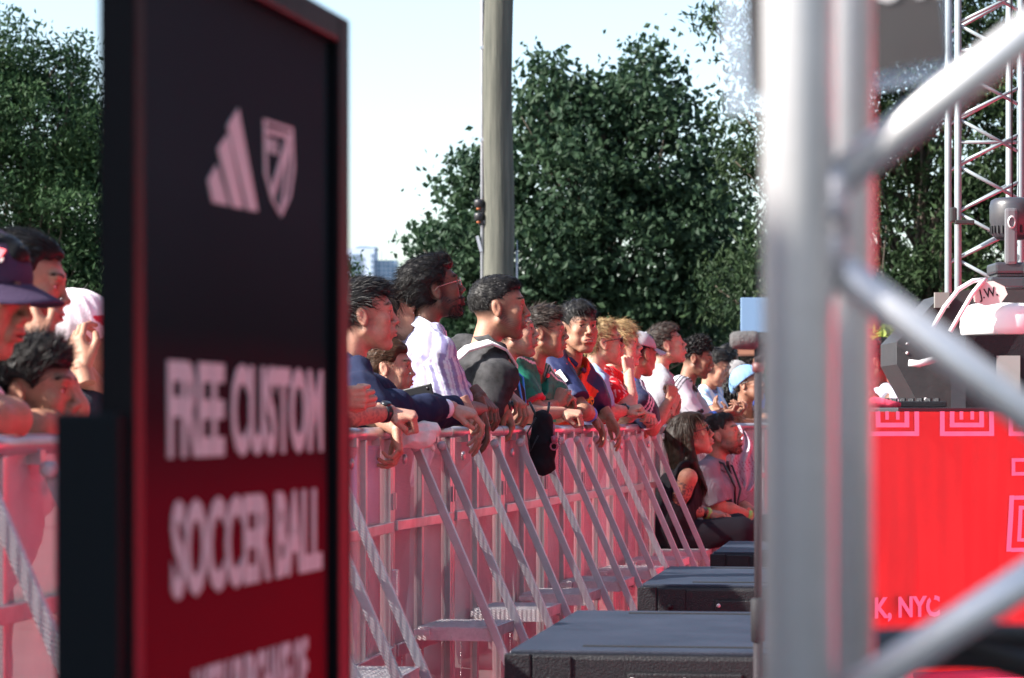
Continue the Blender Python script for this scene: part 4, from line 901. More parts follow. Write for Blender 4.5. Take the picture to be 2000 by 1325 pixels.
def hair(root, p, Hc, Rh, S, hs):
    """hs: dict(style, len, vol, ...)"""
    rg = np.random.default_rng(p.get('seed', 1)+77); st = hs['style']; w_ = p.get('w', 1.0); t = hs.get('t', .010); top = hs.get('top', 0.014)
    lo = np.array([-.15, -.19, -.16]); hi = np.array([.15, .14, .19])
    if st in ('long', 'curlylong'): lo[2] = -.34; lo[1] = -.2
    if st == 'afro': lo -= .04; hi += .04
    f = Fld(lo, hi, .0042 if st not in ('long', 'curlylong') else .0055)
    f.ell((0, -.022, .038), (.0735*w_+t, .097+t, .085+t), 0.008)
    hl = hs.get('line', .062)
    if top: f.ell((0, .010, .088), (.058*w_, .072, .030+top), 0.02)
    for (c, r) in hs.get('lobes', []): f.ell(c, r, 0.018)
    if st == 'afro': f.ell((0, -.012, .080), (.098, .108, .072+top), .02)
    if st == 'curlylong':
        for k in range(26):
            a = rg.uniform(-2.5, 2.5); r0 = .085; x = r0*math.sin(a); y = -.045-.055*math.cos(a); f.cap((x, y, .02), (x*1.25+rg.normal(0, .012), y-.01+rg.normal(0, .012), -.20+rg.normal(0, .02)), .026, .018, .012)
    if st == 'long':
        for s in (-1, 1):
            f.cap((s*.072, -.01, .05), (s*.082, -.035, -.14), .022, .026, .02); f.cap((s*.082, -.035, -.14), (s*.080, .01, -.30), .026, .018, .02)
        f.cap((0, -.10, .02), (0, -.11, -.26), .055, .045, .03); f.cap((-.05, -.09, .0), (-.06, -.09, -.26), .035, .03, .03); f.cap((.05, -.09, .0), (.06, -.09, -.26), .035, .03, .03)
    if st == 'tied': f.ell((0, -.125, .02), (.034, .036, .040), .015); f.cap((0, -.135, .01), (0, -.15, -.10), .022, .010, .015)
    f.noise(hs.get('rough', .003), hs.get('freq', 22), p.get('seed', 1)+5, 8)
    # keep the face free: cut by slanted planes in front
    X = f.full(); x, y, z = X
    front = -(z-hl-0.35*(x/.07)**2*-.03)+0*y                                  # below the hairline
    face = np.minimum(y-hs.get('temple', .022)-0.10*np.clip(z-.0, -.1, .08), front)    # region in front of the temples and below the hairline
    face = np.where(z < hl, y-hs.get('temple', .022)-.55*np.clip(z, -.2, .05)*(z > 0), -(z-hl)*1.0)*np.ones_like(f.D)
    D = np.maximum(f.D, np.minimum(face, hl-z+0*y+0*x).astype(np.float32)) if False else f.D
    cut1 = np.minimum(y-(hs.get('temple', .022)+.5*np.clip(z, 0, .07)), hl-z)+0*x   # >0 inside the face region
    smx = lambda a, b, k: np.maximum(a, b)+np.clip(k-np.abs(a-b), 0, k)**2/(4*k)
    D = smx(D, cut1.astype(np.float32), .028)
    if st not in ('long', 'curlylong'):
        nape = hs.get('nape', -.045); cut2 = np.minimum(nape-z, 1.0)+0*x+0*y; D = np.maximum(D, cut2.astype(np.float32))
        ear = (np.minimum(.034-np.sqrt((y+.010)**2*1.1+(z-.000)**2*.8), 1)+0*x); D = np.maximum(D, ear.astype(np.float32)) if hs.get('ears', 1) else D
    else:
        D = np.maximum(D, (np.minimum(np.minimum(y+.005, .01-z), .072-np.abs(x)+.0*z)).astype(np.float32))
    f.D = D
    V, Q = f.mesh(); W = lambda A: Hc+(np.asarray(A)*S) @ Rh.T; hc = np.array(HC[p.get('hc', 'black')])*hs.get('mul', 1.0)
    P = Parts(); P.add(W(V), Q, hc*.8, 0)
    n = hs.get('n', 2600); B = V[rg.integers(0, len(V), n)]; nn = nrm3(B-np.array([0, -.02, .03])); L = hs.get('len', .03)
    fl = hs.get('flow', 'fwd'); jit = hs.get('jit', .35)
    if fl == 'fwd': d = np.tile([0, 1.0, -.1], (n, 1))
    elif fl == 'up': d = np.tile([0, .5, 1.0], (n, 1))
    elif fl == 'down': d = np.tile([0, -.25, -1.0], (n, 1))
    elif fl == 'back': d = np.tile([0, -1.0, -.1], (n, 1))
    elif fl == 'fringe': d = np.stack([B[:, 0]*3, np.where(B[:, 1] > -.02, .9, -.5), np.where(B[:, 1] > .02, -.5, -.4)], 1)
    else: d = rg.normal(0, 1, (n, 3))
    d = d-nn*(d*nn).sum(1)[:, None]*.75+nn*hs.get('lift', .35)+rg.normal(0, jit, (n, 3)); d = nrm3(d)
    if fl == 'curl': d = nrm3(nn*.7+rg.normal(0, .8, (n, 3)))
    A = ribbons(B, d, nn, L, hs.get('wd', .0016), rg, 3, bend=np.tile([0, 0, -.15], (n, 1)) if fl != 'curl' else rg.normal(0, .5, (n, 3)))
    var = rg.uniform(.6, 1.5+hs.get('hi', 0), (n, 1)); c = np.repeat(hc*var, len(A[0])//n, 0); P.add(W(A[0]), A[1], c, 0)
    return P.build('hair', [M['hair']], root)
# ------------------------------------------------------------------ hand
HAND = {}
def hand_mesh(pose, side):
    key = (pose, side)
    if key in HAND: return HAND[key]
    f = Fld((-.085, -.05, -.12), (.085, .21, .06), .0027); s = side
    f.cap((0, -.045, 0), (0, .0, 0), .026, .0245, .01); f.ell((0, .045, -.002), (.037, .050, .0155), .012)
    for x in (-.029, -.010, .010, .028): f.cap((x*.6*s, .005, 0), (x*s, .082-abs(x-.004)*.22, .002), .0145, .0108, .006)
    f.ell((.026*s, .032, -.010), (.016, .028, .015), .012)
    curl = dict(droop=(14, 22, 14), relaxed=(30, 40, 25), fist=(70, 85, 55), clasp=(48, 60, 35), hold=(35, 50, 30), flat=(6, 10, 6))[pose]
    Ls = [(.043, .026, .021), (.047, .030, .022), (.044, .028, .021), (.034, .021, .018)]
    for i, x in enumerate((.028, .010, -.010, -.029)):
        p = np.array([x*s, .082-abs(x-.004)*.22, .000]); a = 0; sp = x*1.6*s if pose in ('droop', 'relaxed', 'flat') else x*.5*s
        r = (.0092, .0095, .0090, .0080)[i]
        for j, L in enumerate(Ls[i]):
            a += R(curl[j]*(1+.18*i if pose != 'fist' else 1)); d = np.array([math.sin(sp)*math.cos(a), math.cos(sp)*math.cos(a), -math.sin(a)]); q = p+d*L
            f.cap(p, q, r*(1-.10*j), r*(.92-.10*j), .0022); p = q
    th = dict(droop=((.036, .030, -.010), (.052, .058, -.018), (.054, .086, -.024)), relaxed=((.036, .030, -.012), (.050, .058, -.026), (.046, .084, -.036)), fist=((.036, .030, -.018), (.034, .060, -.038), (.010, .070, -.046)), clasp=((.036, .030, -.012), (.046, .060, -.020), (.036, .088, -.022)), hold=((.036, .030, -.016), (.050, .054, -.034), (.046, .082, -.046)), flat=((.036, .030, -.008), (.060, .055, -.012), (.068, .082, -.014)))[pose]
    t0, t1, t2 = [np.array((a[0]*s, a[1], a[2])) for a in th]
    f.cap((.014*s, .010, -.006), t0, .013, .0125, .008); f.cap(t0, t1, .0115, .0105, .004); f.cap(t1, t2, .0100, .0085, .003)
    V, Q = f.mesh(); HAND[key] = (V, Q); return V, Q
def tshirt_noise(f, seed, amp): f.noise(amp*1.2, 5.0, seed, 5); f.noise(amp*.7, 8, seed+1, 4, True, (.7, .3, .5))
# ------------------------------------------------------------------ a whole person
def person(label, base, Hc, yaw, pitch=0, roll=0, S=1.0, head={}, hs=None, hS=1.0, torso_yaw=None, lean=None, pelvis=None, arms=(), shirt={}, group='spectators leaning along the barrier', legs=None, trousers=(0.03, 0.035, 0.05), extra=None, shoulders=1.0, skinband=None):
    """base: feet on the ground; Hc: centre of the head; yaw: 0 = looking along +X, positive turns away from the camera"""
    S = S*1.035; base = np.array(base, float); Hc = np.array(Hc, float)-base; root = empty('person', tuple(base)); tag(root, label, 'person', group)
    fy = lambda a, b=0: np.array([math.cos(R(a))*math.cos(R(b)), math.sin(R(a))*math.cos(R(b)), math.sin(R(b))])
    Rh = frame(fy(yaw, pitch)); 
    if roll:
        c, s = math.cos(R(roll)), math.sin(R(roll)); r_, f_, u_ = Rh.T; Rh = np.stack([r_*c+u_*s, f_, u_*c-r_*s], 1)
    ty = yaw if torso_yaw is None else torso_yaw; tf = fy(ty)
    C = Hc+S*(-.030*Rh[:, 1]*.5-.035*tf-.128*np.array([0, 0, 1])-.045*Rh[:, 2]*.9)       # base of the neck
    Pv = np.array(pelvis, float)-base if pelvis is not None else np.array([0, 0, .93*S])+0*C
    u = nrm(C-Pv); r = nrm(np.cross(tf, u)); f = np.cross(u, r); Rt = np.stack([r, f, u], 1)
    sh = [C-u*.050*S+r*s*.168*S*shoulders+f*.0 for s in (-1, 1)]
    hp = dict(head); hp['hl'] = (hs or {}).get('line', .09)-.001; hp.setdefault('skin', 'tan'); SH = S*hS; hp['neck'] = tuple(((C-u*.045*S)-Hc) @ Rh/SH)
    P = Parts(); head_parts(P, hp, Hc, Rh, SH)
    sk = np.array(SK[hp['skin']])*hp.get('tone', 1.0)
    segs = []
    for A in arms:
        sd, el, wr, hd, pn, pose = A[:6]; i = 0 if sd == 'L' else 1; s0 = sh[i]; el = np.array(el, float)-base; wr = np.array(wr, float)-base
        segs.append((s0, el, wr, i))
        lo = np.minimum.reduce([s0, el, wr])-.08*S; hi = np.maximum.reduce([s0, el, wr])+.08*S
        F_ = Fld(lo, hi, .0062); F_.cap(s0, s0+(el-s0)*.5, .052*S, .047*S, .02); F_.cap(s0+(el-s0)*.45, el, .046*S, .038*S, .02); F_.cap(el, el+(wr-el)*.35, .038*S, .041*S, .02); F_.cap(el+(wr-el)*.35, wr, .041*S, .026*S, .015)
        v, q = F_.mesh(); c = np.tile(sk, (len(v), 1))
        if len(A) > 6 and A[6].get('tattoo'):
            a, b, k = A[6]['tattoo']; a = {'s': s0, 'e': el, 'w': wr}[a]; b = {'s': s0, 'e': el, 'w': wr}[b]; t = np.clip(((v-a) @ (b-a))/((b-a) @ (b-a)), -.2, 1.2)
            n1 = np.sin(v[:, 0]*120+3*np.sin(v[:, 2]*90))*np.sin(v[:, 2]*140+3*np.sin(v[:, 1]*80+v[:, 0]*60)); m = ((n1 > .05) & (t > .12) & (t < .98)).astype(float)[:, None]*k; c = c*(1-m)+np.array([.07, .06, .075])*m
        P.add(v, q, c, 0)
        v, q = hand_mesh(pose, 1 if sd == 'R' else -1); hd = nrm(hd); pn = np.array(pn, float); up = -nrm(pn-hd*(pn @ hd)); rr = np.cross(hd, up); Rw = np.stack([rr, hd, up], 1)
        # the thumb side follows the hand's side
        tipc = np.clip((v[:, 1:2]-.12)/.06, 0, 1); kc = sk*(1-.12*0)*np.array([1.03, .90, .88])
        cc = sk*(1-tipc)+kc*tipc
        if len(A) > 6 and A[6].get('nails'):
            # painted finger tips
            tip = (np.linalg.norm(v-np.array([0, .17, -.04]), axis=1) < .045)[:, None]*(v[:, 2:3] > -.03); cc = np.where(tip, np.array([.55, .02, .04]), cc)
        P.add(wr+(v*S) @ Rw.T, q, cc, 0)
        W3 = lambda a: tuple(a)
        for kk, mm in (A[6].get('bands', []) if len(A) > 6 else []):
            t0 = wr+(el-wr)*kk; ax = nrm(el-wr); b_ = MB(); rr_ = .0295*S+.010*S*kk*2.5
            wd_ = .011 if mm != 'watch' else .010
            b_.tube([t0-ax*wd_*1.2, t0-ax*wd_, t0+ax*wd_, t0+ax*wd_*1.2], [rr_*.96, rr_*1.05, rr_*1.06, rr_*.97], 20)
            if mm == 'watch': b_.lathe([(0, .009), (.016, .009), (.018, .004), (.018, 0)], Matrix.Translation(Vector(t0)+Vector(up)*(rr_-.002)) @ Vector(up).to_track_quat('Z', 'Y').to_matrix().to_4x4(), 16)
            b_.build('watch' if mm == 'watch' else 'wristband', M[{'blue': 'band_blue', 'white': 'band_white', 'watch': 'watch', 'green': 'band_green'}[mm]], root)
    # trunk under the clothes, hips and legs (one coarse surface)
    if legs is None: legs = [((Pv+r*s*.09*S), np.array([r[0]*s*.10, r[1]*s*.10, .48*S])+0.5*Pv*np.array([1, 1, 0]), np.array([r[0]*s*.11, r[1]*s*.11, .09*S])) for s in (-1, 1)]
    else: legs = [tuple(np.array(a, float)-base for a in lg) for lg in legs]
    allp = [C, Pv, sh[0], sh[1]]+[a for lg in legs for a in lg]
    F_ = Fld(np.minimum.reduce(allp)-.16, np.maximum.reduce(allp)+.16, .02)
    F_.cap(sh[0]*.9+sh[1]*.1, sh[1]*.9+sh[0]*.1, .045*S, None, .03); F_.ell(C-u*.2*S, (.14*S, .085*S, .18*S), .04, 'add', Rt); F_.cap(C-u*.25*S, Pv, .105*S, .11*S, .05)
    for lg in legs: F_.cap(lg[0], lg[1], .07*S, .05*S, .03); F_.cap(lg[1], lg[2], .045*S, .032*S, .02)
    v, q = F_.mesh(); P.add(v, q, sk, 0)
    P.build('body', [M['skin'], M['eye'], M['hair']], root)
    # trousers and shoes
    F_ = Fld(np.minimum.reduce([a for lg in legs for a in lg]+[Pv])-.2, np.maximum.reduce([a for lg in legs for a in lg]+[Pv])+.2, .011 if legs and trousers and shirt.get('fine') else .02)
    F_.ell(Pv, (.165*S, .13*S, .14*S), .05, 'add', Rt)
    for lg in legs: F_.cap(lg[0], lg[1], .088*S, .068*S, .05); F_.cap(lg[1], lg[2], .066*S, .055*S, .03)
    F_.noise(.005, 6, 3+int(abs(Hc[2])*100), 5); v, q = F_.mesh(); T = Parts(); T.add(v, q, np.array(trousers), 0); T.build('trousers', [M['cloth']], root)
    for lg in legs:
        F_ = Fld(lg[2]+np.array([-.2, -.2, -.12]), lg[2]+np.array([.2, .2, .06]), .014); ff = tf*np.array([1, 1, 0]); F_.cap(lg[2]+np.array([0, 0, -.045]), lg[2]+ff*.14+np.array([0, 0, -.06]), .042, .034, .02)
        v, q = F_.mesh(); T = Parts(); T.add(v, q, (.04, .04, .045), 0); T.build('shoe', [M['cloth']], root)
    # shirt
    sp = dict(col=(.5, .5, .5), sleeve=.85, mat='cloth', neck='crew', amp=.0045, infl=.014, seed=int(abs(Hc[0]*777+Hc[1]*99)) % 1000); sp.update(shirt)
    h = sp.get('h', .0068); pts = [C+u*.06, Pv-u*.12*S]; 
    for (s0, el, wr, i) in segs:
        pts += [s0]
        tl = sp['sleeve']; pts.append(s0+(el-s0)*min(1, tl)); 
        if tl > 1: pts.append(el+(wr-el)*(tl-1))
    for x in sh: pts.append(x)
    m_ = .17*S; F_ = Fld(np.minimum.reduce(pts)-m_, np.maximum.reduce(pts)+m_, h); g_ = sp['infl']*S
    F_.ell(C-u*.20*S+f*.015*S, (.165*S*shoulders+g_, .118*S+g_, .20*S), .03, 'add', Rt)
    F_.cap(sh[0]*.92+sh[1]*.08, sh[1]*.92+sh[0]*.08, .050*S+g_*.6, None, .04)
    F_.cap(C+u*.010*S-r*.03*S, sh[0]+u*.012*S, .040*S+g_*.5, .036*S+g_*.5, .03); F_.cap(C+u*.010*S+r*.03*S, sh[1]+u*.012*S, .040*S+g_*.5, .036*S+g_*.5, .03)
    F_.ell(C-u*.40*S+f*(.01+sp.get('belly', 0)*.5)*S, (.152*S+g_, (.115+sp.get('belly', 0))*S+g_, .20*S), .05, 'add', Rt); F_.ell(Pv+u*.03*S, (.160*S+g_, .122*S+g_, .16*S), .05, 'add', Rt)
    if sp['sleeve'] > 0:
        for (s0, el, wr, i) in segs:
            tl = sp['sleeve']; fl = sp.get('flare', .006)
            a = s0; b = s0+(el-s0)*min(1, tl); F_.cap(a, a+(b-a)*.5, .058*S+g_*.7, .052*S+g_*.7+fl*.5, .03)
            F_.cap(a+(b-a)*.5, b-(b-a)*(.0 if tl > 1 else .0), .052*S+g_*.7+fl*.5, .044*S+g_*.7+fl, .02)
            if tl > 1: F_.cap(el, el+(wr-el)*(tl-1)*.4, .050*S+g_*.7, .051*S+g_*.7, .025); F_.cap(el+(wr-el)*(tl-1)*.4, el+(wr-el)*(tl-1), .050*S+g_*.7, .036*S+g_*.6, .02)
    else:
        pass
    tshirt_noise(F_, sp['seed'], sp['amp'])
    if sp['sleeve'] <= 0:
        for (s0, el, wr, i) in segs: sg = r*(-1 if i == 0 else 1); F_.cap(s0+sg*.012*S+u*.035*S, s0+(el-s0)*.55+sg*.02*S, .072*S, .060*S, .006, 'sub')
    # clean cuffs, hem and neck opening
    X = F_.full()
    for (s0, el, wr, i) in segs:
        tl = sp['sleeve']
        if tl <= 0: continue
        a, b = (s0, el) if tl <= 1 else (el, wr); tt = tl if tl <= 1 else tl-1; c = a+(b-a)*tt; n_ = nrm(b-a)
        d = (X[0]-c[0])*n_[0]+(X[1]-c[1])*n_[1]+(X[2]-c[2])*n_[2]; rad = np.sqrt((X[0]-c[0])**2+(X[1]-c[1])**2+(X[2]-c[2])**2)-.125
        F_.D = np.maximum(F_.D, np.where(rad < 0, d, -1).astype(np.float32))
    F_.plane(Pv-u*.10*S, -u)
    nk = {'crew': .060, 'v': .060, 'polo': .062, 'tank': .085, 'wide': .072}[sp['neck']]*S; up_ = nrm(Hc-C+np.array([0, 0, .02]))
    F_.cap(C-u*.0*S+f*.012*S-up_*(.0 if sp['neck'] == 'crew' else .012), C+up_*.14*S, nk*.96, nk*1.25, .004, 'sub')
    if sp['neck'] in ('v', 'polo', 'tank'): F_.ell(C+f*.085*S-u*.045*S, (.026*S*(1.6 if sp['neck'] == 'tank' else 1), .06*S, .062*S), .006, 'sub', Rt)
    v, q = F_.mesh(); L = (v-C) @ Rt/S           # local: x right, y front, z up from the neck base
    col = np.array(sp['col'](L, v, segs)) if callable(sp['col']) else np.tile(np.array(sp['col'], float), (len(v), 1))
    T = Parts(); T.add(v, q, col, 0); so_ = T.build(sp.get('name', 'shirt'), [M[sp['mat']]], root)
    if sp['neck'] in ('polo', 'crew', 'v'):      # collar
        cc = np.array(sp.get('collar', sp['col'] if not callable(sp['col']) else (.5, .5, .5)), float); Vc = []; Qc = []; n = 40
        op = 32 if sp['neck'] == 'polo' else (0 if sp['neck'] == 'crew' else 14)
        for k in range(n+1):
            a = R(op+(360-2*op)*k/n); ca, sa = math.cos(a), math.sin(a)
            if sp['neck'] == 'polo': prof = [(.060, .030), (.064, .036), (.088+.010*max(0, ca), -.004-.030*max(0, ca)), (.082+.010*max(0, ca), -.008-.030*max(0, ca)), (.058, .006)]
            else: prof = [(.0575, .014), (.061, .017), (.067, .004), (.064, -.004), (.057, 0)]
            for (rd, z) in prof: Vc.append(C+S*(r*sa*rd*1.06+f*(ca*rd+.008)+u*(z+.010-.018*max(0, ca)*(1 if sp['neck'] != 'polo' else .3)+.016*max(0, -ca))))
        m5 = 5
        for k in range(n):
            for j in range(m5): Qc.append((k*m5+j, k*m5+(j+1) % m5, (k+1)*m5+(j+1) % m5, (k+1)*m5+j))
        for k in (0, n): Qc.append((k*m5, k*m5+1, k*m5+2, k*m5+3))
        T = Parts(); T.add(np.array(Vc), np.array(Qc), cc, 0); T.build('collar', [M[sp['mat']]], so_, smooth=False)
    if hs: hair(root, hp, Hc, Rh, SH, hs)
    return dict(root=root, H=Hc, Rh=Rh, S=S, SH=SH, C=C, Rt=Rt, sh=sh, base=base, shirt=so_, Pv=Pv)
def hloc(K, p): return Vector(K['H']+(np.array(p)*K['SH']) @ K['Rh'].T)
def bloc(K, p): return Vector(K['C']+(np.array(p)*K['S']) @ K['Rt'].T)
def glasses(K, dark=False, r=.021, name=None):
    fr = M['watch'] if dark else M['wire']; b = MB(); th = .0022 if dark else .0011
    for s in (-1, 1):
        pts = [(s*.033+r*math.cos(a)*1.12, .1005-.006*abs(math.cos(a)), .010+r*.82*math.sin(a)) for a in [2*math.pi*k/20 for k in range(21)]]
        b.tube([hloc(K, q) for q in pts], th, 6, caps=False); b.tube([hloc(K, q) for q in [(s*.057, .096, .017), (s*.074, .05, .016), (s*.081, -.005, .012), (s*.081, -.022, .0)]], th, 6)
    b.tube([hloc(K, (-.011, .102, .014)), hloc(K, (0, .106, .017)), hloc(K, (.011, .102, .014))], th, 6); g_ = b.build('sunglasses' if dark else 'glasses', fr, K['root'])
    b = MB()
    for s in (-1, 1):
        pts = [(s*.033+r*math.cos(a)*1.12, .1005-.006*abs(math.cos(a)), .010+r*.82*math.sin(a)) for a in [2*math.pi*k/20 for k in range(20)]]; v = [hloc(K, q) for q in pts]+[hloc(K, (q[0], q[1]-.0015, q[2])) for q in pts]
        b.add(v, [tuple(range(20)), tuple(range(39, 19, -1))]+[(i, 20+i, 20+(i+1) % 20, (i+1) % 20) for i in range(20)])
    b.build('lens', M['lens'] if dark else M['clear'], g_)
M['clear'] = mat('clear_lens', (0.9, 0.92, 0.95), 0.05, alpha=0.25, spec=0.8)
M['band_green'] = mat('green_wristband', (0.25, 0.55, 0.12), 0.5)
def cap(K, col, brim=(.0, 1.0), name='cap', backward=False, tilt=0, brimcol=None, z0=.045):
    f = Fld((-.13, -.15, -.02), (.13, .14, .17), .0042); f.ell((0, -.018, .042), (.090, .112, .094), .0); f.noise(.0012, 9, 5, 4); f.plane((0, 0, z0), (0, -.10, -1)); v, q = f.mesh()
    s = -1 if backward else 1; T = Parts(); W = lambda A: K['H']+(np.asarray(A)*K['SH']) @ K['Rh'].T
    c = np.tile(np.array(col, float), (len(v), 1)); T.add(W(v), q, c, 0); c_ = T.build(name, [M['cloth']], K['root'])
    # peak: curved slab
    V = []; nn = 14
    for lay in (0, 1):
        for j in range(6):
            t = j/5
            for k in range(nn+1):
                a = R(-62+124*k/nn); rr = .100+t*.075*math.cos(a*0.9); x = rr*math.sin(a)*.86; y = -.015+rr*math.cos(a)*1.05 if t > 0 else -.015+.098*math.cos(a)*1.08; V.append((x*s, y*s if s > 0 else -y-.02, z0+.008-.016*(x/.08)**2-.020*t-(.003 if lay else 0)))
    Q = []; st = nn+1
    for j in range(5):
        for k in range(nn): a = j*st+k; Q.append((a, a+1, a+st+1, a+st)); b_ = a+6*st; Q.append((b_, b_+st, b_+st+1, b_+1))
    for k in range(nn): a = 5*st+k; Q.append((a, a+1, a+1+6*st, a+6*st))
    T = Parts(); T.add(W(np.array(V)), np.array(Q), np.array(brimcol or col, float), 0); T.build('peak', [M['cloth']], c_)
    return c_
# ------------------------------------------------------------------ placing people along the barrier
def railB(px, o): Y = (2.48+o)/(.2019-(px-1000)/F); return Y
def railA(px, o): Y = (1.74+o)/(.1291-(px-1000)/F); return Y
RX = lambda Y: BB(Y) if Y > YB else BA(Y)
def spot(px, py, o=.1, back=.36, seg='B', Y=None):
    Y = Y or (railB(px, o) if seg == 'B' else railA(px, o)); H = at(px, py, Y); return Y, (RX(Y)-back, Y, 0), tuple(H)
def pt(px, py, Y): return tuple(at(px, py, Y))
HS = lambda **k: dict(dict(style='short', flow='fwd', len=.022, top=.012, t=.007, lift=.30, jit=.28, n=3400, temple=.020, line=.062), **k)
DOWN = (.30, -.10, -.95); OUT = (.80, -.25, -.45)
# ---- front row from the sign to the right
Y, b, H = spot(713, 620, .12)
K = person('young man with short black hair in a navy sweater just right of the black sign', b, H, 6, 4, S=1.05, head=dict(skin='light', w=1.0, seed=11, hc='black'), hs=HS(len=.030, top=.018, lift=.45, temple=.016, lobes=[((0, .062, .092), (.05, .030, .024))]),
    arms=[('R', pt(716, 806, Y-.25), pt(882, 798, Y+.15), (.75, .1, -.2), (0, .3, -1), 'relaxed', dict(bands=[(.08, 'white'), (.17, 'blue')])), ('L', pt(800, 812, Y+.55), pt(912, 800, Y+.75), (.45, -.1, -.95), (-.9, .1, -.3), 'droop')],
    shirt=dict(col=(.012, .018, .05), sleeve=1.84, neck='crew', amp=.006, collar=(.012, .018, .05), infl=.02), torso_yaw=22)
Y, b, H = spot(850, 568, .14)
def stripes(L, v, segs):
    s_ = np.arctan2(L[:, 0], L[:, 1]+.03)*.17
    for (s0, el, wr, i) in segs:
        ax = nrm(el-s0); w_ = (v-s0)-((v-s0) @ ax)[:, None]*ax; e1 = nrm(np.cross(ax, [0, 1, .2])); e2 = np.cross(ax, e1); t = ((v-s0) @ ax)/np.linalg.norm(el-s0); s_ = np.where((np.linalg.norm(w_, axis=1) < .098) & (t > .12), np.arctan2(w_ @ e1, w_ @ e2)*.075, s_)
    c = np.tile([.58, .61, .70], (len(L), 1)); t = np.sin(s_*2*math.pi/.040); m = (t > .2)[:, None]; c = np.where(m, np.array([.26, .24, .42]), c)
    t2 = np.sin(s_*2*math.pi/.040+2.6); return np.where((t2 > .93)[:, None], np.array([.45, .36, .55]), c)
K = person('tall man with black hair, beard and thin glasses in a white striped shirt looking up', b, H, 14, 14, S=1.04, head=dict(skin='dark', tone=1.25, w=.98, nose=1.1, seed=12, hc='black', beard=.9, beardvol=.010, open=.5), hs=HS(flow='back', len=.035, top=.024, t=.019, lift=.22, jit=.35, n=5200, temple=.018, line=.066, nape=-.080, rough=.004, lobes=[((0, -.085, .045), (.075, .045, .075)), ((0, .050, .105), (.05, .035, .026))]),
    arms=[('R', pt(885, 800, Y-.15), pt(940, 800, Y+.10), DOWN, (-.9, 0, -.3), 'droop'), ('L', pt(905, 800, Y+.4), pt(938, 775, Y+.3), (.6, -.5, -.65), (-.2, 0, -1), 'relaxed')],
    shirt=dict(col=stripes, sleeve=.95, neck='polo', collar=(.72, .74, .84), amp=.007, flare=.018, infl=.030, h=.0058), torso_yaw=22)
glasses(K)
Y, b, H = spot(976, 604, .04)
K = person('bearded man with faded short hair in a washed black shirt with a white shoulder strap', b, H, 2, 1, S=1.12, head=dict(skin='tan', w=1.02, nose=1.15, jaw=1.05, seed=13, hc='black', beard=.6, smile=1, nk=1.05), hs=HS(len=.010, top=.012, t=.004, lift=.30, n=6000, temple=.024, line=.060, nape=-.005, mul=1.2, rough=.0015),
    arms=[('R', pt(935, 812, Y-.2), pt(988, 795, Y-.05), DOWN, (-.9, 0, -.3), 'relaxed', dict(bands=[(.04, 'watch')])), ('L', pt(930, 812, Y+.5), pt(992, 770, Y+.25), (.55, -.5, -.5), (-.2, 0, -1), 'relaxed', dict(bands=[(.12, 'blue')]))],
    shirt=dict(col=(.026, .0255, .027), sleeve=.82, neck='polo', mat='denim', collar=(.035, .035, .036), amp=.009, flare=.020, infl=.026), torso_yaw=26)
P_ = [(.085, -.170, -.30), (.09, -.168, -.15), (.09, -.135, -.03), (.09, -.070, .038), (.09, .0, .048), (.088, .070, .022), (.085, .125, -.06)]; V = []
for i, p in enumerate(P_):
    for dx in (-.024, .024): V.append(bloc(K, (p[0]+dx, p[1], p[2])))
    for dx in (.024, -.024): V.append(bloc(K, (p[0]+dx, p[1]*1.05, p[2]+.008)))
b_ = MB(); b_.add(V, [(i*4+j, i*4+(j+1) % 4, (i+1)*4+(j+1) % 4, (i+1)*4+j) for i in range(len(P_)-1) for j in range(4)], True); b_.build('shoulder_strap', M['strap'], K['root'])
# man behind him, black tee, forearm along the rail
Y, b, H = spot(1003, 652, .16)
K = person('person in a black t-shirt with a blue lanyard mostly hidden behind the bearded man', b, H, -4, 8, head=dict(skin='light', seed=14, hc='black', beard=.3), hs=HS(len=.015, t=.004),
    arms=[('R', pt(1010, 812, Y-.25), pt(1098, 806, Y-.1), (.9, -.1, -.1), (0, .3, -1), 'fist')],
    shirt=dict(col=lambda L, v, s: np.where(((np.abs(L[:, 0]-.03) < .05) & (L[:, 1] > .06) & (np.abs(L[:, 2]+.17) < .045) & (np.sin(L[:, 0]*160+L[:, 2]*120) > .1))[:, None], np.array([.55, .55, .55]), np.array([.012, .012, .014])), sleeve=.8, neck='crew', collar=(.012, .012, .014)), torso_yaw=-12)
b_ = MB()
for s_ in (-1, 1): b_.tube([bloc(K, (s_*.06, -.02, .045)), bloc(K, (s_*.062, .08, .0)), bloc(K, (s_*.035, .142, -.12)), bloc(K, (.0, .150, -.24))], .006, 8)
b_.build('lanyard', mat('blue_lanyard', (.05, .30, .85), .6), K['root'])
# green jersey
Y, b, H = spot(1063, 652, .08)
def green(L, v, segs):
    x, y, z = L.T; c = np.tile([.014, .20, .125], (len(L), 1)); n_ = np.sin(x*60+4*np.sin(z*38))*np.sin(z*70+4*np.sin(x*44)); c = np.where((n_ > .25)[:, None], np.array([.010, .13, .09]), c)
    sh_ = (z > -.012) & (np.abs(np.abs(x)-.12) < .10) & (np.abs(y-.02) < .030); st = sh_ & (np.sin(y*2*math.pi/.022) > 0); return np.where(st[:, None], np.array([.72, .72, .74]), c)
def sleevecol(base, cuff, tl=.93):
    def fn(L, v, segs):
        c = base(L, v, segs) if callable(base) else np.tile(np.array(base, float), (len(L), 1))
        for (s0, el, wr, i) in segs:
            ax = nrm(el-s0); t = (v-s0) @ ax/np.linalg.norm(el-s0); d = np.linalg.norm(v-(s0+t[:, None]*(el-s0)), axis=1); c = np.where(((t > tl-.075) & (t < tl+.1) & (d < .10))[:, None], np.array(cuff), c)
        return c
    return fn
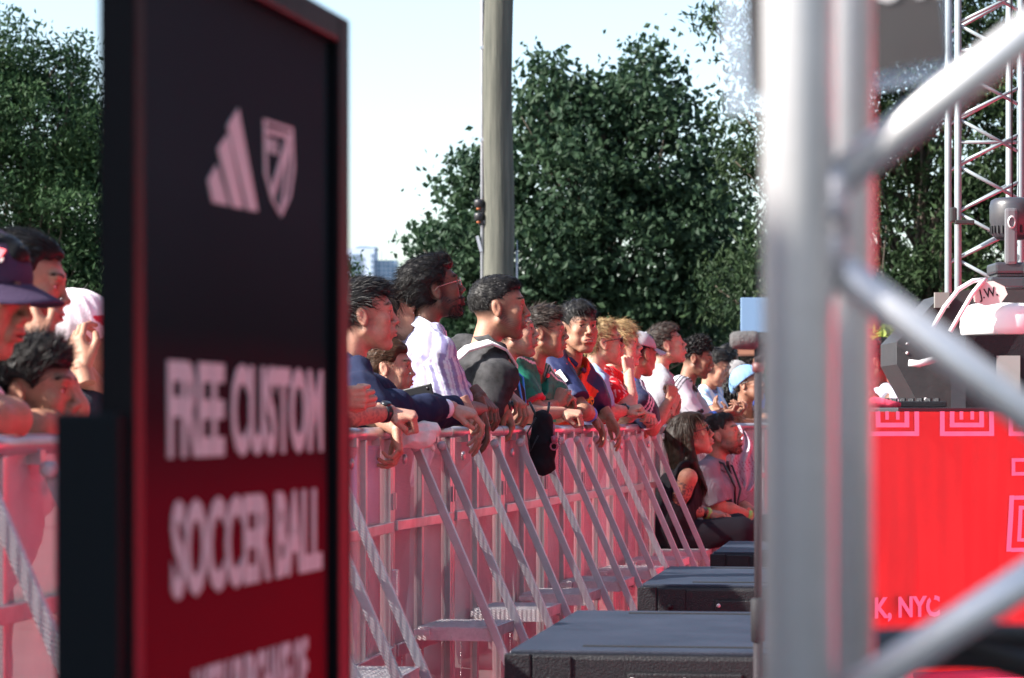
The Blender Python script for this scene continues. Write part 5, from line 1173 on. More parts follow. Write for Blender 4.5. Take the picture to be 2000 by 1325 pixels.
K = person('man with tousled dark hair in a green football jersey with his hands clasped', b, H, -6, 2, S=1.0, head=dict(skin='tan', w=1.02, seed=15, hc='dark', fat=.6), hs=HS(flow='fwd', len=.032, top=.018, t=.010, lift=.4, jit=.4, hi=1.6, lobes=[((0, .055, .09), (.055, .035, .026))]),
    arms=[('R', pt(1052, 806, Y-.15), pt(1083, 790, Y+.02), (.35, .3, .65), (.2, .8, 0), 'clasp'), ('L', pt(1085, 812, Y+.45), pt(1108, 800, Y+.15), (.1, -.5, .6), (-.3, -.8, .1), 'clasp')],
    shirt=dict(col=sleevecol(green, (.55, .03, .05), .82), sleeve=.82, neck='v', mat='knit', collar=(.6, .05, .07), infl=.022, h=.006), torso_yaw=-42)
KG = K
# crest on the jersey: pale ring with a dark bird-like shape, and its word
def crest(K, x, z, m_, word=None, sx=.03, wd=.8):
    f_ = .118+.022+.014; b_ = MB(); Rt = K['Rt']; 
    def P(a, c, dy=0): return bloc(K, (x+a, .137+dy, z+c))
    # project onto the shirt surface
    me = K['shirt'].data; co = np.empty(len(me.vertices)*3, np.float32); me.vertices.foreach_get('co', co); L = (co.reshape(-1, 3)-K['C']) @ Rt/K['S']
    def Yf(a, c):
        d = (L[:, 0]-x-a)**2+(L[:, 2]-z-c)**2; i = np.argsort(d)[:14]; return L[i, 1].max()
    y0 = max(Yf(0, 0), Yf(sx*.6, 0), Yf(-sx*.6, 0), Yf(0, sx*.6)); P = lambda a, c: bloc(K, (x+a, y0+.003-abs(a)*.0, z+c))
    ring = [(sx*math.cos(t)*.92, sx*1.12*math.sin(t)) for t in [2*math.pi*k/24 for k in range(25)]]
    b_.tube([P(*q) for q in ring], .0028, 6, caps=False)
    b_.tube([P(-.010, .022), P(.004, .018), P(.012, .004), P(.002, -.010), P(.010, -.022)], [.003, .006, .008, .006, .003], 8); b_.tube([P(.002, .012), P(-.014, .004), P(-.016, -.012)], [.004, .004, .002], 6)
    o = b_.build('crest', m_, K['shirt'])
    if word:
        r_, f_, u_ = Rt.T; Mx_ = Matrix((( r_[0], u_[0], f_[0], 0), (r_[1], u_[1], f_[1], 0), (r_[2], u_[2], f_[2], 0), (0, 0, 0, 1)))
        Mx_ = Matrix.Translation(P(-.032*wd, -.050)) @ Mx_; textmesh('lettering', word, .020, m_, K['shirt'], Mx_, sx=.95, offset=.0006, depth=.001)
M['pale_print'] = mat('pale_print', (.62, .64, .60), .6); M['gold_print'] = mat('gold_print', (.75, .32, .03), .5)
# boy in the orange and navy jersey, face to the camera
Y, b, H = spot(1131, 642, .02)
def orange(L, v, segs):
    x, y, z = L.T; nav = np.array([.012, .018, .075]); c = np.tile([.72, .055, .012], (len(L), 1)); c = np.where((np.sin(x*2*math.pi/.034) > .55)[:, None], np.array([.62, .035, .012]), c)
    side = (np.abs(x) > .155) | (z < -.62); c = np.where(side[:, None], nav, c); yoke = (z > -.035) & (np.abs(x) > .07); c = np.where(yoke[:, None], nav, c)
    for (s0, el, wr, i) in segs:
        ax = nrm(el-s0); t = (v-s0) @ ax/np.linalg.norm(el-s0); d = np.linalg.norm(v-(s0+t[:, None]*(el-s0)), axis=1); c = np.where(((t > .10) & (d < .088) & (t < 1.2))[:, None], nav, c)
    st = (z > -.09) & (np.abs(x) > .05) & (np.abs(x) < .24) & (np.abs(y-.0) < .036)
    k = np.floor((y+.036)/.018).astype(int); pal = np.array([[.68, .045, .02], [.80, .42, .02], [.68, .045, .02], [.012, .018, .075]]); c = np.where(st[:, None], pal[np.clip(k, 0, 3)], c)
    cen = (np.abs(x) < .012) & (y > 0) & (z > -.12); return np.where(cen[:, None], nav, c)
K = person('boy in an orange and navy football jersey turning his face to the camera', b, H, -62, 0, S=1.04, head=dict(skin='tan', tone=.9, w=1.03, nose=1.1, seed=16, hc='black', fat=.6, smile=1, gaze=(.35, .95, .1)), hs=HS(flow='fringe', len=.034, top=.020, t=.012, lift=.2, temple=.030, line=.050, lobes=[((0, .055, .082), (.06, .030, .026))]),
    arms=[('R', pt(1138, 802, Y-.22), pt(1156, 812, Y+.0), (.55, -.3, -.80), (-.9, -.2, -.2), 'droop', dict(bands=[(.30, 'blue')])), ('L', pt(1166, 806, Y+.25), pt(1190, 815, Y+.1), (.5, -.3, -.85), (-.9, -.2, -.2), 'droop')],
    shirt=dict(col=orange, sleeve=.86, neck='v', mat='knit', collar=(.012, .018, .075), infl=.024, h=.0055, flare=.014), torso_yaw=-56)
KB = K
crest(K, -.055, -.125, M['gold_print'], None, .024)
crest(KG, -.045, -.145, M['pale_print'], 'MEXICO', .030)
b_ = MB(); sh_, el_ = K['sh'][1], np.array(pt(1138, 802, Y-.22))-K['base']; c_ = Vector(sh_+(el_-sh_)*.48)
nm = Vector((-.15, -1, .12)).normalized(); ru = Vector(nrm(sh_-el_)); ri = ru.cross(nm).normalized(); Rm = Matrix((ri, nm, ru)).transposed()
b_.box(c_+nm*.094, (.060, .006, .078), rot=Rm, bev=.0028); pp = b_.build('sleeve_patch', mat('white_patch', (.72, .74, .76), .6), K['shirt'])
b_ = MB(); b_.box(c_+nm*.0985+ru*.010, (.020, .003, .018), rot=Rm, bev=.001); b_.box(c_+nm*.0985-ru*.010, (.024, .003, .014), rot=Rm, bev=.001); b_.box(c_+nm*.0985+ru*.025, (.014, .003, .006), rot=Rm); b_.build('patch_emblem', mat('gold_brown', (.28, .17, .05), .4), pp)
# blond man with glasses
Y, b, H = spot(1178, 672, .06)
K = person('blond man with dark glasses in a light blue shirt with a black sleeve', b, H, 10, 6, head=dict(skin='light', seed=17, hc='blond', beard=.25), hs=HS(flow='fringe', len=.03, top=.014, t=.009, hi=.6),
    arms=[('R', pt(1185, 806, Y-.2), pt(1222, 802, Y-.05), (.8, -.1, .15), (0, .3, -1), 'clasp', dict(bands=[(.05, 'watch')]))],
    shirt=dict(col=lambda L, v, s: (lambda c: c)(np.tile([.25, .36, .54], (len(L), 1))), sleeve=.9, neck='polo', collar=(.25, .36, .54)), torso_yaw=10)
glasses(K, True, .019)
K['root']
def undersleeve(K, S=1.0):
    pass
# blond teenager, hand at the mouth
Y, b, H = spot(1213, 676, .02)
def floral(L, v, segs):
    x, y, z = L.T; n_ = np.sin(x*95+3*np.sin(z*60))*np.sin(z*105+3*np.sin(y*70+x*40)); return np.where((n_ > .45)[:, None], np.array([.75, .45, .45]), np.array([.60, .015, .025]))
K = person('blond teenager in a red floral shirt holding one hand over his mouth', b, H, -12, 6, head=dict(skin='pale', seed=18, hc='blond', nose=.9), hs=HS(flow='fringe', len=.045, top=.020, t=.014, lift=.2, n=4600, line=.040, temple=.034, hi=.9),
    arms=[('R', pt(1231, 800, Y-.22), pt(1228, 728, Y-.10), (-.05, .25, .95), (-.5, .8, .0), 'relaxed'), ('L', pt(1215, 815, Y+.3), pt(1248, 805, Y+.05), (.7, -.4, -.2), (-.2, 0, -1), 'clasp')],
    shirt=dict(col=floral, sleeve=.75, neck='polo', collar=(.60, .02, .03), h=.006), torso_yaw=-18)
# grey cap
Y, b, H = spot(1250, 694, .0)
def navyj(L, v, segs):
    x, y, z = L.T; c = np.tile([.012, .014, .045], (len(L), 1)); st = (z > -.10) & (np.abs(x) > .05) & (np.abs(y) < .03) & (np.sin(y*2*math.pi/.02) > .2); return np.where(st[:, None], np.array([.65, .62, .70]), c)
K = person('man in a pale grey cap and navy jersey with white shoulder stripes facing away', b, H, 38, -4, S=.98, head=dict(skin='tan', seed=19, hc='black'), hs=HS(len=.012, t=.003, n=1500),
    arms=[('R', pt(1274, 838, Y-.1), pt(1308, 782, Y+.0), (.2, .3, .9), (-.5, .8, 0), 'clasp'), ('L', pt(1240, 812, Y+.4), pt(1258, 812, Y+.2), DOWN, (-.9, 0, -.3), 'relaxed')],
    shirt=dict(col=sleevecol(navyj, (.7, .6, .66), .84), sleeve=.84, neck='crew', mat='knit', collar=(.03, .05, .3), flare=.014), torso_yaw=30)
cap(K, (.36, .36, .38))
Y, b, H = spot(1268, 690, .30)
K = person('person in a white cap behind the grey cap, mostly hidden', b, H, 30, 0, S=.98, head=dict(skin='tan', seed=20, hc='dark'), hs=HS(len=.012, t=.003, n=800), shirt=dict(col=(.4, .4, .42), sleeve=.7, h=.012, collar=(.4, .4, .42)), arms=[])
cap(K, (.72, .73, .78))
# asian man, grey shirt
Y, b, H = spot(1302, 676, .02)
def greyp(L, v, segs):
    x, y, z = L.T; n_ = np.sin(x*14+2*np.sin(z*11)+1)*np.sin(z*12+y*10); c = np.tile([.30, .30, .32], (len(L), 1)); return np.where((n_ > .35)[:, None], np.array([.17, .19, .22]), c)
K = person('man in a pale grey patterned shirt gazing up with a raised hand', b, H, 6, 16, S=1.02, head=dict(skin='light', tone=.95, seed=21, hc='dark', w=1.02), hs=HS(len=.022, top=.018, lift=.5, hi=1.2, mul=1.3, lobes=[((0, .055, .09), (.05, .03, .02))]),
    arms=[('R', pt(1272, 836, Y-.25), pt(1313, 796, Y-.2), (.25, .15, .9), (-.6, .7, .2), 'clasp'), ('L', pt(1300, 832, Y+.35), pt(1318, 806, Y+.1), (.1, .1, 1), (-.6, -.7, .2), 'clasp', dict(bands=[(.5, 'watch')]))],
    shirt=dict(col=greyp, sleeve=.80, neck='polo', collar=(.32, .32, .34), infl=.026, flare=.018), torso_yaw=8)
# curly man
Y, b, H = spot(1361, 702, .05)
def whitej(L, v, segs):
    x, y, z = L.T; c = np.tile([.50, .49, .54], (len(L), 1)); st = (z > -.09) & (np.abs(x) > .05) & (np.abs(y) < .03) & (np.sin(y*2*math.pi/.022) > 0); c = np.where(st[:, None], np.array([.015, .015, .02]), c); return np.where(((np.abs(x) < .10) & (y > .03) & (np.sin(x*60) > .4))[:, None], np.array([.36, .44, .62]), c)
K = person('man with curly black hair and faded sides in a white jersey with black stripes', b, H, -10, -10, S=1.03, head=dict(skin='mid', tone=.85, seed=22, hc='black', nose=1.15, beard=.35), hs=dict(style='short', flow='curl', len=.016, top=.040, t=.010, lift=.8, jit=.8, n=5200, temple=.024, line=.052, nape=.0, rough=.006, freq=34, wd=.003),
    arms=[('R', pt(1368, 828, Y-.2), pt(1408, 808, Y-.1), (.9, .0, .15), (0, .3, 1), 'hold', dict(bands=[(.35, 'blue')])), ('L', pt(1392, 830, Y+.2), pt(1424, 812, Y+.05), (.7, -.2, .15), (-.2, 0, 1), 'hold')],
    shirt=dict(col=sleevecol(whitej, (.015, .015, .02), .8), sleeve=.8, neck='crew', mat='knit', collar=(.03, .03, .035)), torso_yaw=-15)
# beyond the far panels
FG = 'spectators behind the far barrier panels'
def far(px, py, Y): return Y, (at(px, 0, Y).x-.05, Y+.1, 0), pt(px, py, Y)
Y, b, H = far(1398, 718, 19.7)
def lblue(L, v, s): return np.where((np.sin(L[:, 0]*2*math.pi/.09) > 0)[:, None], np.array([.30, .50, .80]), np.array([.70, .72, .78]))
K = person('man with black hair looking down in a sky blue and white striped jersey', b, H, -25, -22, head=dict(skin='tan', seed=23, hc='black'), hs=HS(len=.026, top=.016), group=FG,
    arms=[('R', pt(1400, 812, Y-.5), pt(1425, 806, Y-.5), (.9, -.1, .1), (0, .3, 1), 'hold')], shirt=dict(col=lblue, sleeve=.7, neck='crew', mat='knit', collar=(.1, .1, .2), h=.009), torso_yaw=-25)
Y, b, H = far(1463, 752, 19.6)
K = person('woman in a white tank top with sunglasses and a pale blue headscarf', b, H, -30, 12, S=1.04, head=dict(skin='mid', tone=.9, seed=24, hc='dark', fade=0, w=.95), hs=dict(style='short', flow='back', len=.02, top=0, t=.008, lift=.1, line=.06, n=900), group=FG,
    arms=[('R', pt(1452, 832, Y-.35), pt(1420, 812, Y-.5), (-.6, -.2, .35), (0, .3, 1), 'relaxed'), ('L', pt(1500, 830, Y-.1), pt(1470, 826, Y-.45), (-.6, -.2, .1), (0, .3, 1), 'relaxed')],
    shirt=dict(col=(.60, .60, .64), sleeve=0, neck='tank', name='tank_top', infl=.008, h=.007), torso_yaw=-55, shoulders=.92)
glasses(K, True, .020)
f = Fld((-.13, -.15, -.05), (.13, .14, .17), .0045); f.ell((0, -.016, .044), (.090, .112, .094), 0); f.ell((0, -.115, .01), (.03, .03, .05), .02); f.noise(.002, 14, 4, 5, True); f.plane((0, .06, .052), (0, .45, -1)); v, q = f.mesh(); T = Parts(); T.add(K['H']+(v*K['SH']) @ K['Rh'].T, q, (.17, .31, .50), 0); T.build('headscarf', [M['cloth']], K['root'])
Y, b, H = far(1436, 768, 20.3)
K = person('person with long curly dark hair tilting the head back beside the tank top woman', b, H, 40, 32, S=.98, head=dict(skin='light', seed=25, hc='black', fade=0), hs=dict(style='curlylong', flow='curl', len=.03, t=.012, top=.01, n=2600, line=.055, rough=.006, freq=30, wd=.003, ears=0), group=FG, arms=[], shirt=dict(col=(.02, .02, .025), sleeve=.7, h=.010, collar=(.02, .02, .025)))
Y, b, H = far(1442, 738, 21.6)
K = person('person in a grey knitted hat standing farther back in the crowd', b, H, 20, 0, head=dict(skin='tan', seed=26, hc='grey', fade=0), hs=None, group=FG, arms=[], shirt=dict(col=(.45, .5, .6), sleeve=.7, h=.012, collar=(.45, .5, .6)))
f = Fld((-.14, -.16, -.08), (.14, .14, .17), .006); f.ell((0, -.02, .035), (.092, .115, .098), 0); f.noise(.002, 12, 4, 5); f.plane((0, .04, -.01), (0, .4, -1)); v, q = f.mesh(); T = Parts(); T.add(K['H']+(v*K['SH']) @ K['Rh'].T, q, (.26, .25, .25), 0); T.build('knitted_hat', [M['cloth']], K['root'])
# a few deep background heads between the front people and the trees
specs = [(1424, 700, 25, 'dark', 'black', (.02, .03, .12), 'distant person with dark hair in a blue top above the grey knitted hat', 60), (1474, 706, 26, 'tan', 'dark', (.05, .10, .45), 'distant person in bright blue beside the microphone stand', 10), (1412, 742, 23, 'light', 'dark', (.55, .56, .6), 'distant person in a pale top left of the grey knitted hat', 150)]
for px, py, Yd, sk_, hc_, cl, lab, yw in specs:
    Y, b, H = far(px, py, Yd); person(lab, b, H, yw, 0, head=dict(skin=sk_, seed=px, hc=hc_), hs=HS(n=700, wd=.004), arms=[], group='distant people in the crowd', shirt=dict(col=cl, sleeve=.7, h=.014, collar=cl))
# ---- second row between the sign and the tall man
Y, b, H = spot(772, 622, 0, Y=11.4)
b = (H[0]-.10, Y, 0)
K = person('woman with long wavy dark hair between the navy sweater and the tall man', b, H, -4, 8, S=.98, head=dict(skin='tan', seed=30, hc='dark', w=.95, nose=.85, fade=0, lips=(.40, .12, .12)), hs=dict(style='curlylong', flow='down', len=.05, t=.013, top=.012, n=5200, line=.058, temple=.012, rough=.006, freq=20, jit=.4, wd=.0026, ears=0), arms=[], shirt=dict(col=(.03, .03, .035), sleeve=.7, h=.01, collar=(.03, .03, .035)))
b_ = MB(); b_.lathe([(0, -.004), (.004, 0), (0, .004)], Matrix.Translation(hloc(K, (.090, -.006, -.038))), 10); b_.build('earring', M['wire'], K['root'])
Y, b, H = spot(762, 722, 0, Y=10.75)
b = (H[0]-.05, Y, 0)
K = person('young girl with tied back brown hair in front of the woman with wavy hair', b, H, -8, 0, S=.84, head=dict(skin='light', seed=31, hc='brown', child=1, jaw=.92, nose=.75, fade=0, adam=0, w=1.02), hs=dict(style='tied', flow='back', len=.045, t=.007, top=.004, lift=.12, jit=.18, n=3600, line=.062, temple=.026, wd=.002, ears=1, nape=-.05), arms=[('R', pt(745, 835, Y-.2), pt(772, 800, Y-.2), (.6, .2, .5), (.2, .9, .1), 'hold'), ], shirt=dict(col=(.02, .03, .09), sleeve=.95, h=.009, collar=(.02, .03, .09)), pelvis=(H[0]-.05, Y, .72))
b_ = MB(); b_.box((0, 0, 0), (.078, .010, .155), bev=.004); b_.lathe([(0, 0), (.006, 0), (.006, -.002), (0, -.003)], Matrix.Translation((-.022, -.006, .06)) @ Matrix.Rotation(R(-90), 4, 'X'), 10)
ph = b_.build('phone', M['watch']); ph.location = at(812, 776, Y-.27); ph.rotation_euler = (R(15), R(78), R(-12)); tag(ph, 'black phone held sideways by the hand with the watch', 'phone')
# person hidden behind the sign whose forearms show
Y = 9.55; b = (RX(Y)-.36, Y, 0)
K = person('person hidden by the black sign whose tattooed forearms rest on the rail', b, pt(590, 640, Y), 20, 0, S=1.0, head=dict(skin='light', seed=32, hc='brown', fade=0), hs=HS(n=1200), 
    arms=[('R', pt(640, 815, Y-.2), pt(762, 806, Y+.0), (.85, .0, -.15), (0, .3, -1), 'fist', dict(bands=[(.09, 'watch')], tattoo=('e', 'w', .35))), ('L', pt(690, 790, Y+.35), pt(775, 838, Y+.25), (.12, -.1, -1), (-.9, 0, -.2), 'relaxed')], shirt=dict(col=(.3, .1, .12), sleeve=.9, h=.01, collar=(.3, .1, .12)))
Yq = 9.3
K = person('person hidden by the black sign whose red painted nails show beside it', (RX(Yq)-.45, Yq-.3, 0), pt(520, 600, Yq-.3), 20, 0, S=1.0, head=dict(skin='light', seed=33, hc='dark', fade=0), hs=HS(n=900), arms=[('R', pt(630, 800, Yq-.3), pt(662, 776, Yq-.2), (1, .1, .0), (0, .9, .2), 'hold', dict(nails=1))], shirt=dict(col=(.1, .1, .12), sleeve=.7, h=.012, collar=(.1, .1, .12)))
# cream cloth bag hanging from the rail
def cloth_bag():
    Yb = 10.15; f = Fld((-.14, -.07, -.11), (.14, .08, .10), .0045); f.ell((0, 0, 0), (.085, .035, .050), .01); f.ell((.055, 0, .02), (.05, .026, .03), .02); f.ell((-.06, 0, .03), (.05, .026, .035), .02); f.cap((.05, 0, -.01), (.075, .01, -.05), .02, .012, .02); f.noise(.009, 12, 3, 6, True); v, q = f.mesh()
    T = Parts(); T.add(v, q, (.80, .77, .70), 0); o = T.build('cloth_bag', [M['cloth']], None); o.location = at(806, 850, Yb-.02); tag(o, 'crumpled cream cloth bag hanging over the rail beside the drooping hand', 'bag')
cloth_bag()
def shoe_bag():
    Yb = 12.5; o = empty('drawstring_bag', at(1060, 872, Yb)); tag(o, 'black drawstring bag with a key charm hanging from the barrier rail', 'bag')
    f = Fld((-.11, -.09, -.17), (.11, .09, .17), .005); f.ell((0, 0, -.02), (.060, .045, .105), .02); f.cap((0, 0, .02), (.0, 0, .12), .055, .045, .03); f.ell((0, 0, -.09), (.056, .045, .04), .02); f.noise(.005, 9, 8, 6, True); v, q = f.mesh(); T = Parts(); T.add(v, q, (.012, .011, .014), 0); T.build('pouch', [M['cloth']], o)
    b_ = MB(); b_.tube([(-.03, -.04, .13), (-.07, -.05, .06), (-.055, -.05, -.02), (-.02, -.05, .05)], .004, 8); b_.tube([(.02, -.02, .12), (.03, 0, .20)], .006, 8); b_.tube([(-.02, -.02, .12), (-.06, 0, .20)], .006, 8); b_.build('cord', M['watch'], o)
    b_ = MB(); b_.tube([(.05+.016*math.cos(t), -.055, .0+.016*math.sin(t)) for t in [2*math.pi*k/14 for k in range(15)]], .004, 8, caps=False); b_.lathe([(0, -.02), (.014, -.014), (.016, .008), (0, .016)], Matrix.Translation((.052, -.055, .035)), 12); b_.tube([(.05, -.05, .05), (.05, -.04, .10)], .005, 8); b_.build('key_charm', mat('charm_red', (.40, .10, .16), .35), o)
    b_ = MB()
    for k in range(16): b_.tube([(.075, -.03, .05-.011*k), (.075+.004*(k % 2), -.03, .041-.011*k)], .0045, 6)
    b_.build('chain', M['alu'], o)
shoe_bag()
# ---- the pair sitting in front of the barrier
SG = 'staff seated in front of the barrier'
Y = 16.6; H = pt(1352, 850, Y); base = (H[0]-.10, Y, 0); pel = pt(1300, 1030, Y)
K = person('seated woman with long dark hair, sunglasses and tattooed arm in black vest', base, H, -4, 14, S=1.08, head=dict(skin='tan', tone=1.1, seed=40, hc='brown', w=.95, nose=.95, fade=0, lips=(.42, .14, .14), adam=0), hs=dict(style='long', flow='down', len=.07, t=.007, top=.004, n=8000, line=.064, temple=.014, rough=.0015, jit=.12, lift=.05, mul=.28, hi=.6, wd=.0024, ears=0), group=SG,
    arms=[('R', pt(1322, 992, Y-.12), pt(1383, 1003, Y+.0), (.95, .2, -.1), (0, .3, -1), 'relaxed', dict(tattoo=('s', 'e', .85), bands=[(.02, 'green')])), ('L', pt(1350, 1000, Y+.3), pt(1395, 1006, Y+.12), (.8, -.3, -.1), (0, -.3, -1), 'relaxed')],
    shirt=dict(col=(.014, .013, .017), sleeve=0, neck='tank', name='vest', infl=.016, h=.006, fine=1, amp=.006), pelvis=pel, torso_yaw=8, shoulders=.92, trousers=(.016, .014, .020),
    legs=[(pt(1320, 1050, Y-.05), pt(1452, 1036, Y-.15), pt(1420, 1230, Y-.15)), (pt(1325, 1050, Y+.15), pt(1440, 1030, Y+.18), pt(1430, 1230, Y+.2))])
glasses(K, True, .0225)
b_ = MB(); e = np.array(pt(1322, 992, Y-.12))-K['base']; w_ = np.array(pt(1383, 1003, Y))-K['base']; ax = nrm(w_-e)
b_.tube([w_-ax*.075, w_-ax*.03], [.036, .034], 20); b_.build('wrist_wrap', M['watch'], K['root'])
Y = 17.3; H = pt(1411, 852, Y); base = (H[0]-.10, Y, 0); pel = pt(1378, 1030, Y)
K = person('seated bearded man in a grey polo shirt with a black lanyard', base, H, -14, 14, S=1.08, head=dict(skin='tan', tone=1.1, seed=41, hc='dark', beard=.7, beardvol=.006, smile=1, w=1.02, nose=1.05), hs=HS(len=.016, top=.012, t=.003, nape=.01, temple=.028, line=.058), group=SG,
    arms=[('R', pt(1403, 990, Y-.18), pt(1466, 1008, Y-.1), (.6, .0, -.8), (-.7, .3, -.5), 'clasp', dict(bands=[(.06, 'green')])), ('L', pt(1440, 985, Y+.22), pt(1480, 1010, Y+.05), (.3, -.5, -.8), (-.7, -.3, -.4), 'clasp')],
    shirt=dict(col=(.22, .20, .23), sleeve=.92, neck='polo', collar=(.20, .19, .21), infl=.020, h=.0065, belly=.02, flare=.012), pelvis=pel, torso_yaw=-22, trousers=(.02, .02, .03),
    legs=[(pt(1395, 1040, Y-.05), pt(1492, 1032, Y-.1), pt(1480, 1200, Y-.1)), (pt(1395, 1040, Y+.15), pt(1500, 1030, Y+.2), pt(1500, 1200, Y+.2))])
b_ = MB()
for s_ in (-1, 1): b_.tube([bloc(K, (s_*.075, -.03, .035)), bloc(K, (s_*.080, .07, .020)), bloc(K, (s_*.05, .150, -.10)), bloc(K, (.0, .162, -.26))], .0075, 8)
l_ = b_.build('lanyard', M['watch'], K['root']); b_ = MB(); b_.box(bloc(K, (0, .172, -.30)), (.05, .006, .075), bev=.002); b_.build('badge', mat('badge', (.35, .33, .35), .4), l_)
# ---- left of the sign
Y, b, H = spot(-36, 576, 0, Y=5.7)
K = person('man in a dark violet cap at the left edge with his elbow on the rail', b, H, -12, -14, S=1.0, head=dict(skin='tan', seed=50, hc='black', tone=1.05), hs=HS(len=.012, t=.003, n=1500),
    arms=[('R', pt(22, 818, Y-.05), pt(-90, 830, Y-.25), (-.9, .3, .1), (0, .3, -1), 'relaxed'), ('L', pt(-60, 820, Y+.3), pt(-90, 760, Y+.2), (-.2, .2, .9), (-.2, -.6, 0), 'relaxed')],
    shirt=dict(col=(.70, .68, .70), sleeve=.55, neck='crew', collar=(.7, .68, .7)), torso_yaw=-10)
cp_ = cap(K, (.055, .035, .075), z0=.038)
b_ = MB(); n_ = 1
b_.box(hloc(K, (.070, .045, .088)), (.004, .030, .030), rot=Matrix(K['Rh'].tolist()) @ Matrix.Rotation(R(-32), 3, 'Z') @ Matrix.Rotation(R(-24), 3, 'Y'), bev=.001); e_ = b_.build('cap_patch', mat('patch_red', (.62, .04, .06), .6), cp_)
b_ = MB(); b_.box(hloc(K, (.0715, .047, .080)), (.004, .032, .010), rot=Matrix(K['Rh'].tolist()) @ Matrix.Rotation(R(-32), 3, 'Z') @ Matrix.Rotation(R(-24), 3, 'Y'), bev=.001); b_.build('patch_band', M['pale_print'], e_)
Y, b, H = spot(48, 560, 0, Y=6.45)
K = person('woman with sleek dark hair behind the capped man resting chin on hand', b, H, -2, -8, S=.94, head=dict(skin='tan', seed=51, hc='black', fade=0, w=.95, nose=.85, adam=0, lips=(.4, .13, .12)), hs=dict(style='tied', flow='back', len=.05, t=.010, top=.006, lift=.05, jit=.10, n=4200, line=.064, temple=.018, nape=-.06, ears=0, wd=.002),
    arms=[('R', pt(140, 800, Y-.1), pt(75, 672, Y-.1), (-.35, .2, .9), (.5, .8, .0), 'relaxed')], shirt=dict(col=(.05, .045, .06), sleeve=.7, neck='crew', collar=(.05, .045, .06)), torso_yaw=-5)
Y, b, H = spot(66, 772, 0, Y=6.0)
K = person('boy with thick dark hair resting his arms on the rail left of the black sign', b, H, -10, 0, S=.92, head=dict(skin='tan', seed=52, hc='black', child=1, jaw=.92, nose=.8, adam=0, fadek=.5), hs=HS(flow='up', len=.032, top=.020, t=.014, lift=.3, jit=.4, n=6000, temple=.026, line=.052, hi=.8, mul=1.4, lobes=[((0, .05, .085), (.06, .03, .03)), ((0, -.06, .06), (.07, .05, .05))]), pelvis=(H[0]-.3, Y, .68),
    arms=[('R', pt(70, 836, Y-.12), pt(132, 832, Y+.05), (.8, .1, -.5), (0, .3, -1), 'relaxed'), ('L', pt(60, 840, Y+.3), pt(120, 838, Y+.25), (.8, .1, -.3), (0, .3, -1), 'relaxed')], shirt=dict(col=(.72, .72, .76), sleeve=.6, neck='crew', collar=(.72, .72, .76)))
Y, b, H = spot(150, 665, 0, Y=7.7)
K = person('person with a white and red printed head cloth just left of the black sign', b, H, 14, 5, S=1.0, head=dict(skin='tan', seed=53, hc='black', fade=0), hs=dict(style='short', flow='down', len=.03, t=.008, top=0, n=1500, line=.05, nape=-.09, ears=0),
    arms=[('R', pt(205, 805, Y-.1), pt(160, 720, Y-.2), (-.3, .3, .9), (.5, .8, 0), 'relaxed')], shirt=dict(col=(.02, .02, .03), sleeve=.7, neck='crew', collar=(.02, .02, .03)), torso_yaw=14)
f = Fld((-.15, -.20, -.14), (.15, .17, .17), .004); f.ell((0, -.012, .040), (.102, .124, .102), 0); f.cap((0, -.11, .02), (.02, -.13, -.08), .05, .015, .03); f.noise(.004, 9, 4, 6, True); f.plane((0, .06, .000), (0, .5, -1)); v, q = f.mesh(); x, y, z = v.T
n_ = np.sin(x*62)*np.sin((z*.9+y*.4)*62+.4*np.sin(x*30)); n2 = ((z > -.11) & (z < .06)); c = np.where(((n_ > .45) & n2)[:, None], np.array([.60, .03, .06]), np.array([.78, .70, .73])); T = Parts(); T.add(K['H']+(v*K['SH']) @ K['Rh'].T, q, c, 0); T.build('headcloth', [M['cloth']], K['root'])
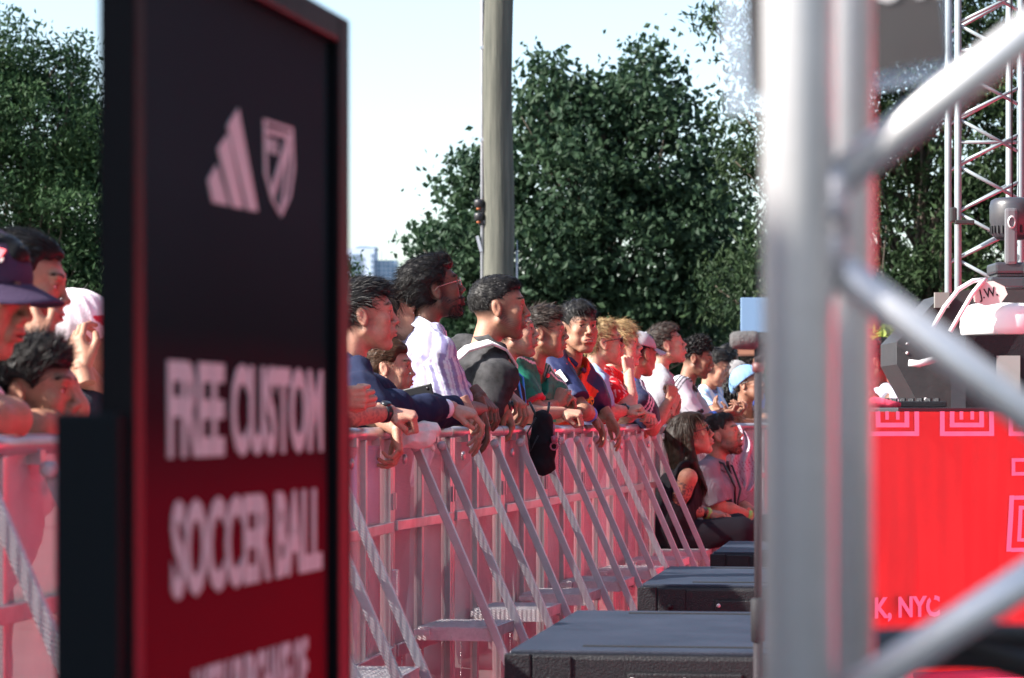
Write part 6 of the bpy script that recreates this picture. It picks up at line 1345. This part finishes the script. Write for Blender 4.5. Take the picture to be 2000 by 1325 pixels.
# printed pennant cloth hanging at the far barrier
def pennant():
    nx_, nz_ = 26, 44; V = []; Q = []; C = []
    for j in range(nz_+1):
        for i in range(nx_+1):
            u, t = i/nx_, j/nz_; wd = .10+.30*t if t < .62 else .28-.30*(t-.62); x = (u-.15)*wd*.55+.02*math.sin(t*9); z = -t*.42+.02*math.sin(u*5+t*4); V.append((x, .015*math.sin(u*12+t*7), z))
            e = (math.sin(u*wd*170)*math.sin(t*70) > .5) and (u < .35 or u > .8 or .45 < t < .62); C.append((.30, .03, .10) if e else (.46, .42, .48))
    for j in range(nz_):
        for i in range(nx_): a = j*(nx_+1)+i; Q.append((a, a+1, a+nx_+2, a+nx_+1))
    o = npmesh('printed_cloth', np.array(V), np.array(Q), M['cloth'], None, True, col=np.array(C)); o.location = at(1441, 836, 17.6); tag(o, 'white cloth with dark red print hanging right of the seated man', 'cloth')
pennant()
# ---- people seen past the truss, above the banner
RG = 'people seen beyond the truss'
def farR(px, py, Y): return Y, (at(px, 0, Y).x-.05, Y+.05, 0), pt(px, py, Y)
Y, b, H = farR(1700, 712, 16.5)
person('person in a white t-shirt bending forward just right of the near truss', b, H, 190, -30, head=dict(skin='dark', seed=60, hc='black'), hs=HS(n=1200), group=RG, lean=1, pelvis=(b[0]+.02, Y, .88), arms=[('R', pt(1712, 800, Y-.2), pt(1700, 770, Y-.3), (-.6, 0, .5), (0, 1, 0), 'relaxed'), ('L', pt(1742, 806, Y-.1), pt(1720, 830, Y-.3), (-.6, 0, -.5), (0, 1, 0), 'relaxed')], shirt=dict(col=(.50, .53, .62), sleeve=.8, collar=(.50, .53, .62), h=.008), torso_yaw=200, shoulders=1.0)
for px, py, Yd, sk_, cl, lab, yw in [(1722, 700, 18.5, 'dark', (.02, .02, .03), 'dark clothed person behind the white t-shirt near the green shrub', 170), (1768, 708, 18., 'tan', (.03, .03, .045), 'person in black close to the grey loudspeaker cabinet', 150), (1746, 716, 20.5, 'mid', (.35, .45, .62), 'person in pale blue between two dark clothed people beyond the banner', 200)]:
    Y, b, H = farR(px, py, Yd); person(lab, b, H, yw, 0, head=dict(skin=sk_, seed=px, hc='black'), hs=HS(n=800, wd=.004), arms=[('R', pt(px-10, py+110, Yd-.2), pt(px-22, py+50, Yd-.3), (-.3, 0, .9), (0, 1, 0), 'relaxed')], group=RG, shirt=dict(col=cl, sleeve=.8, h=.012, collar=cl))
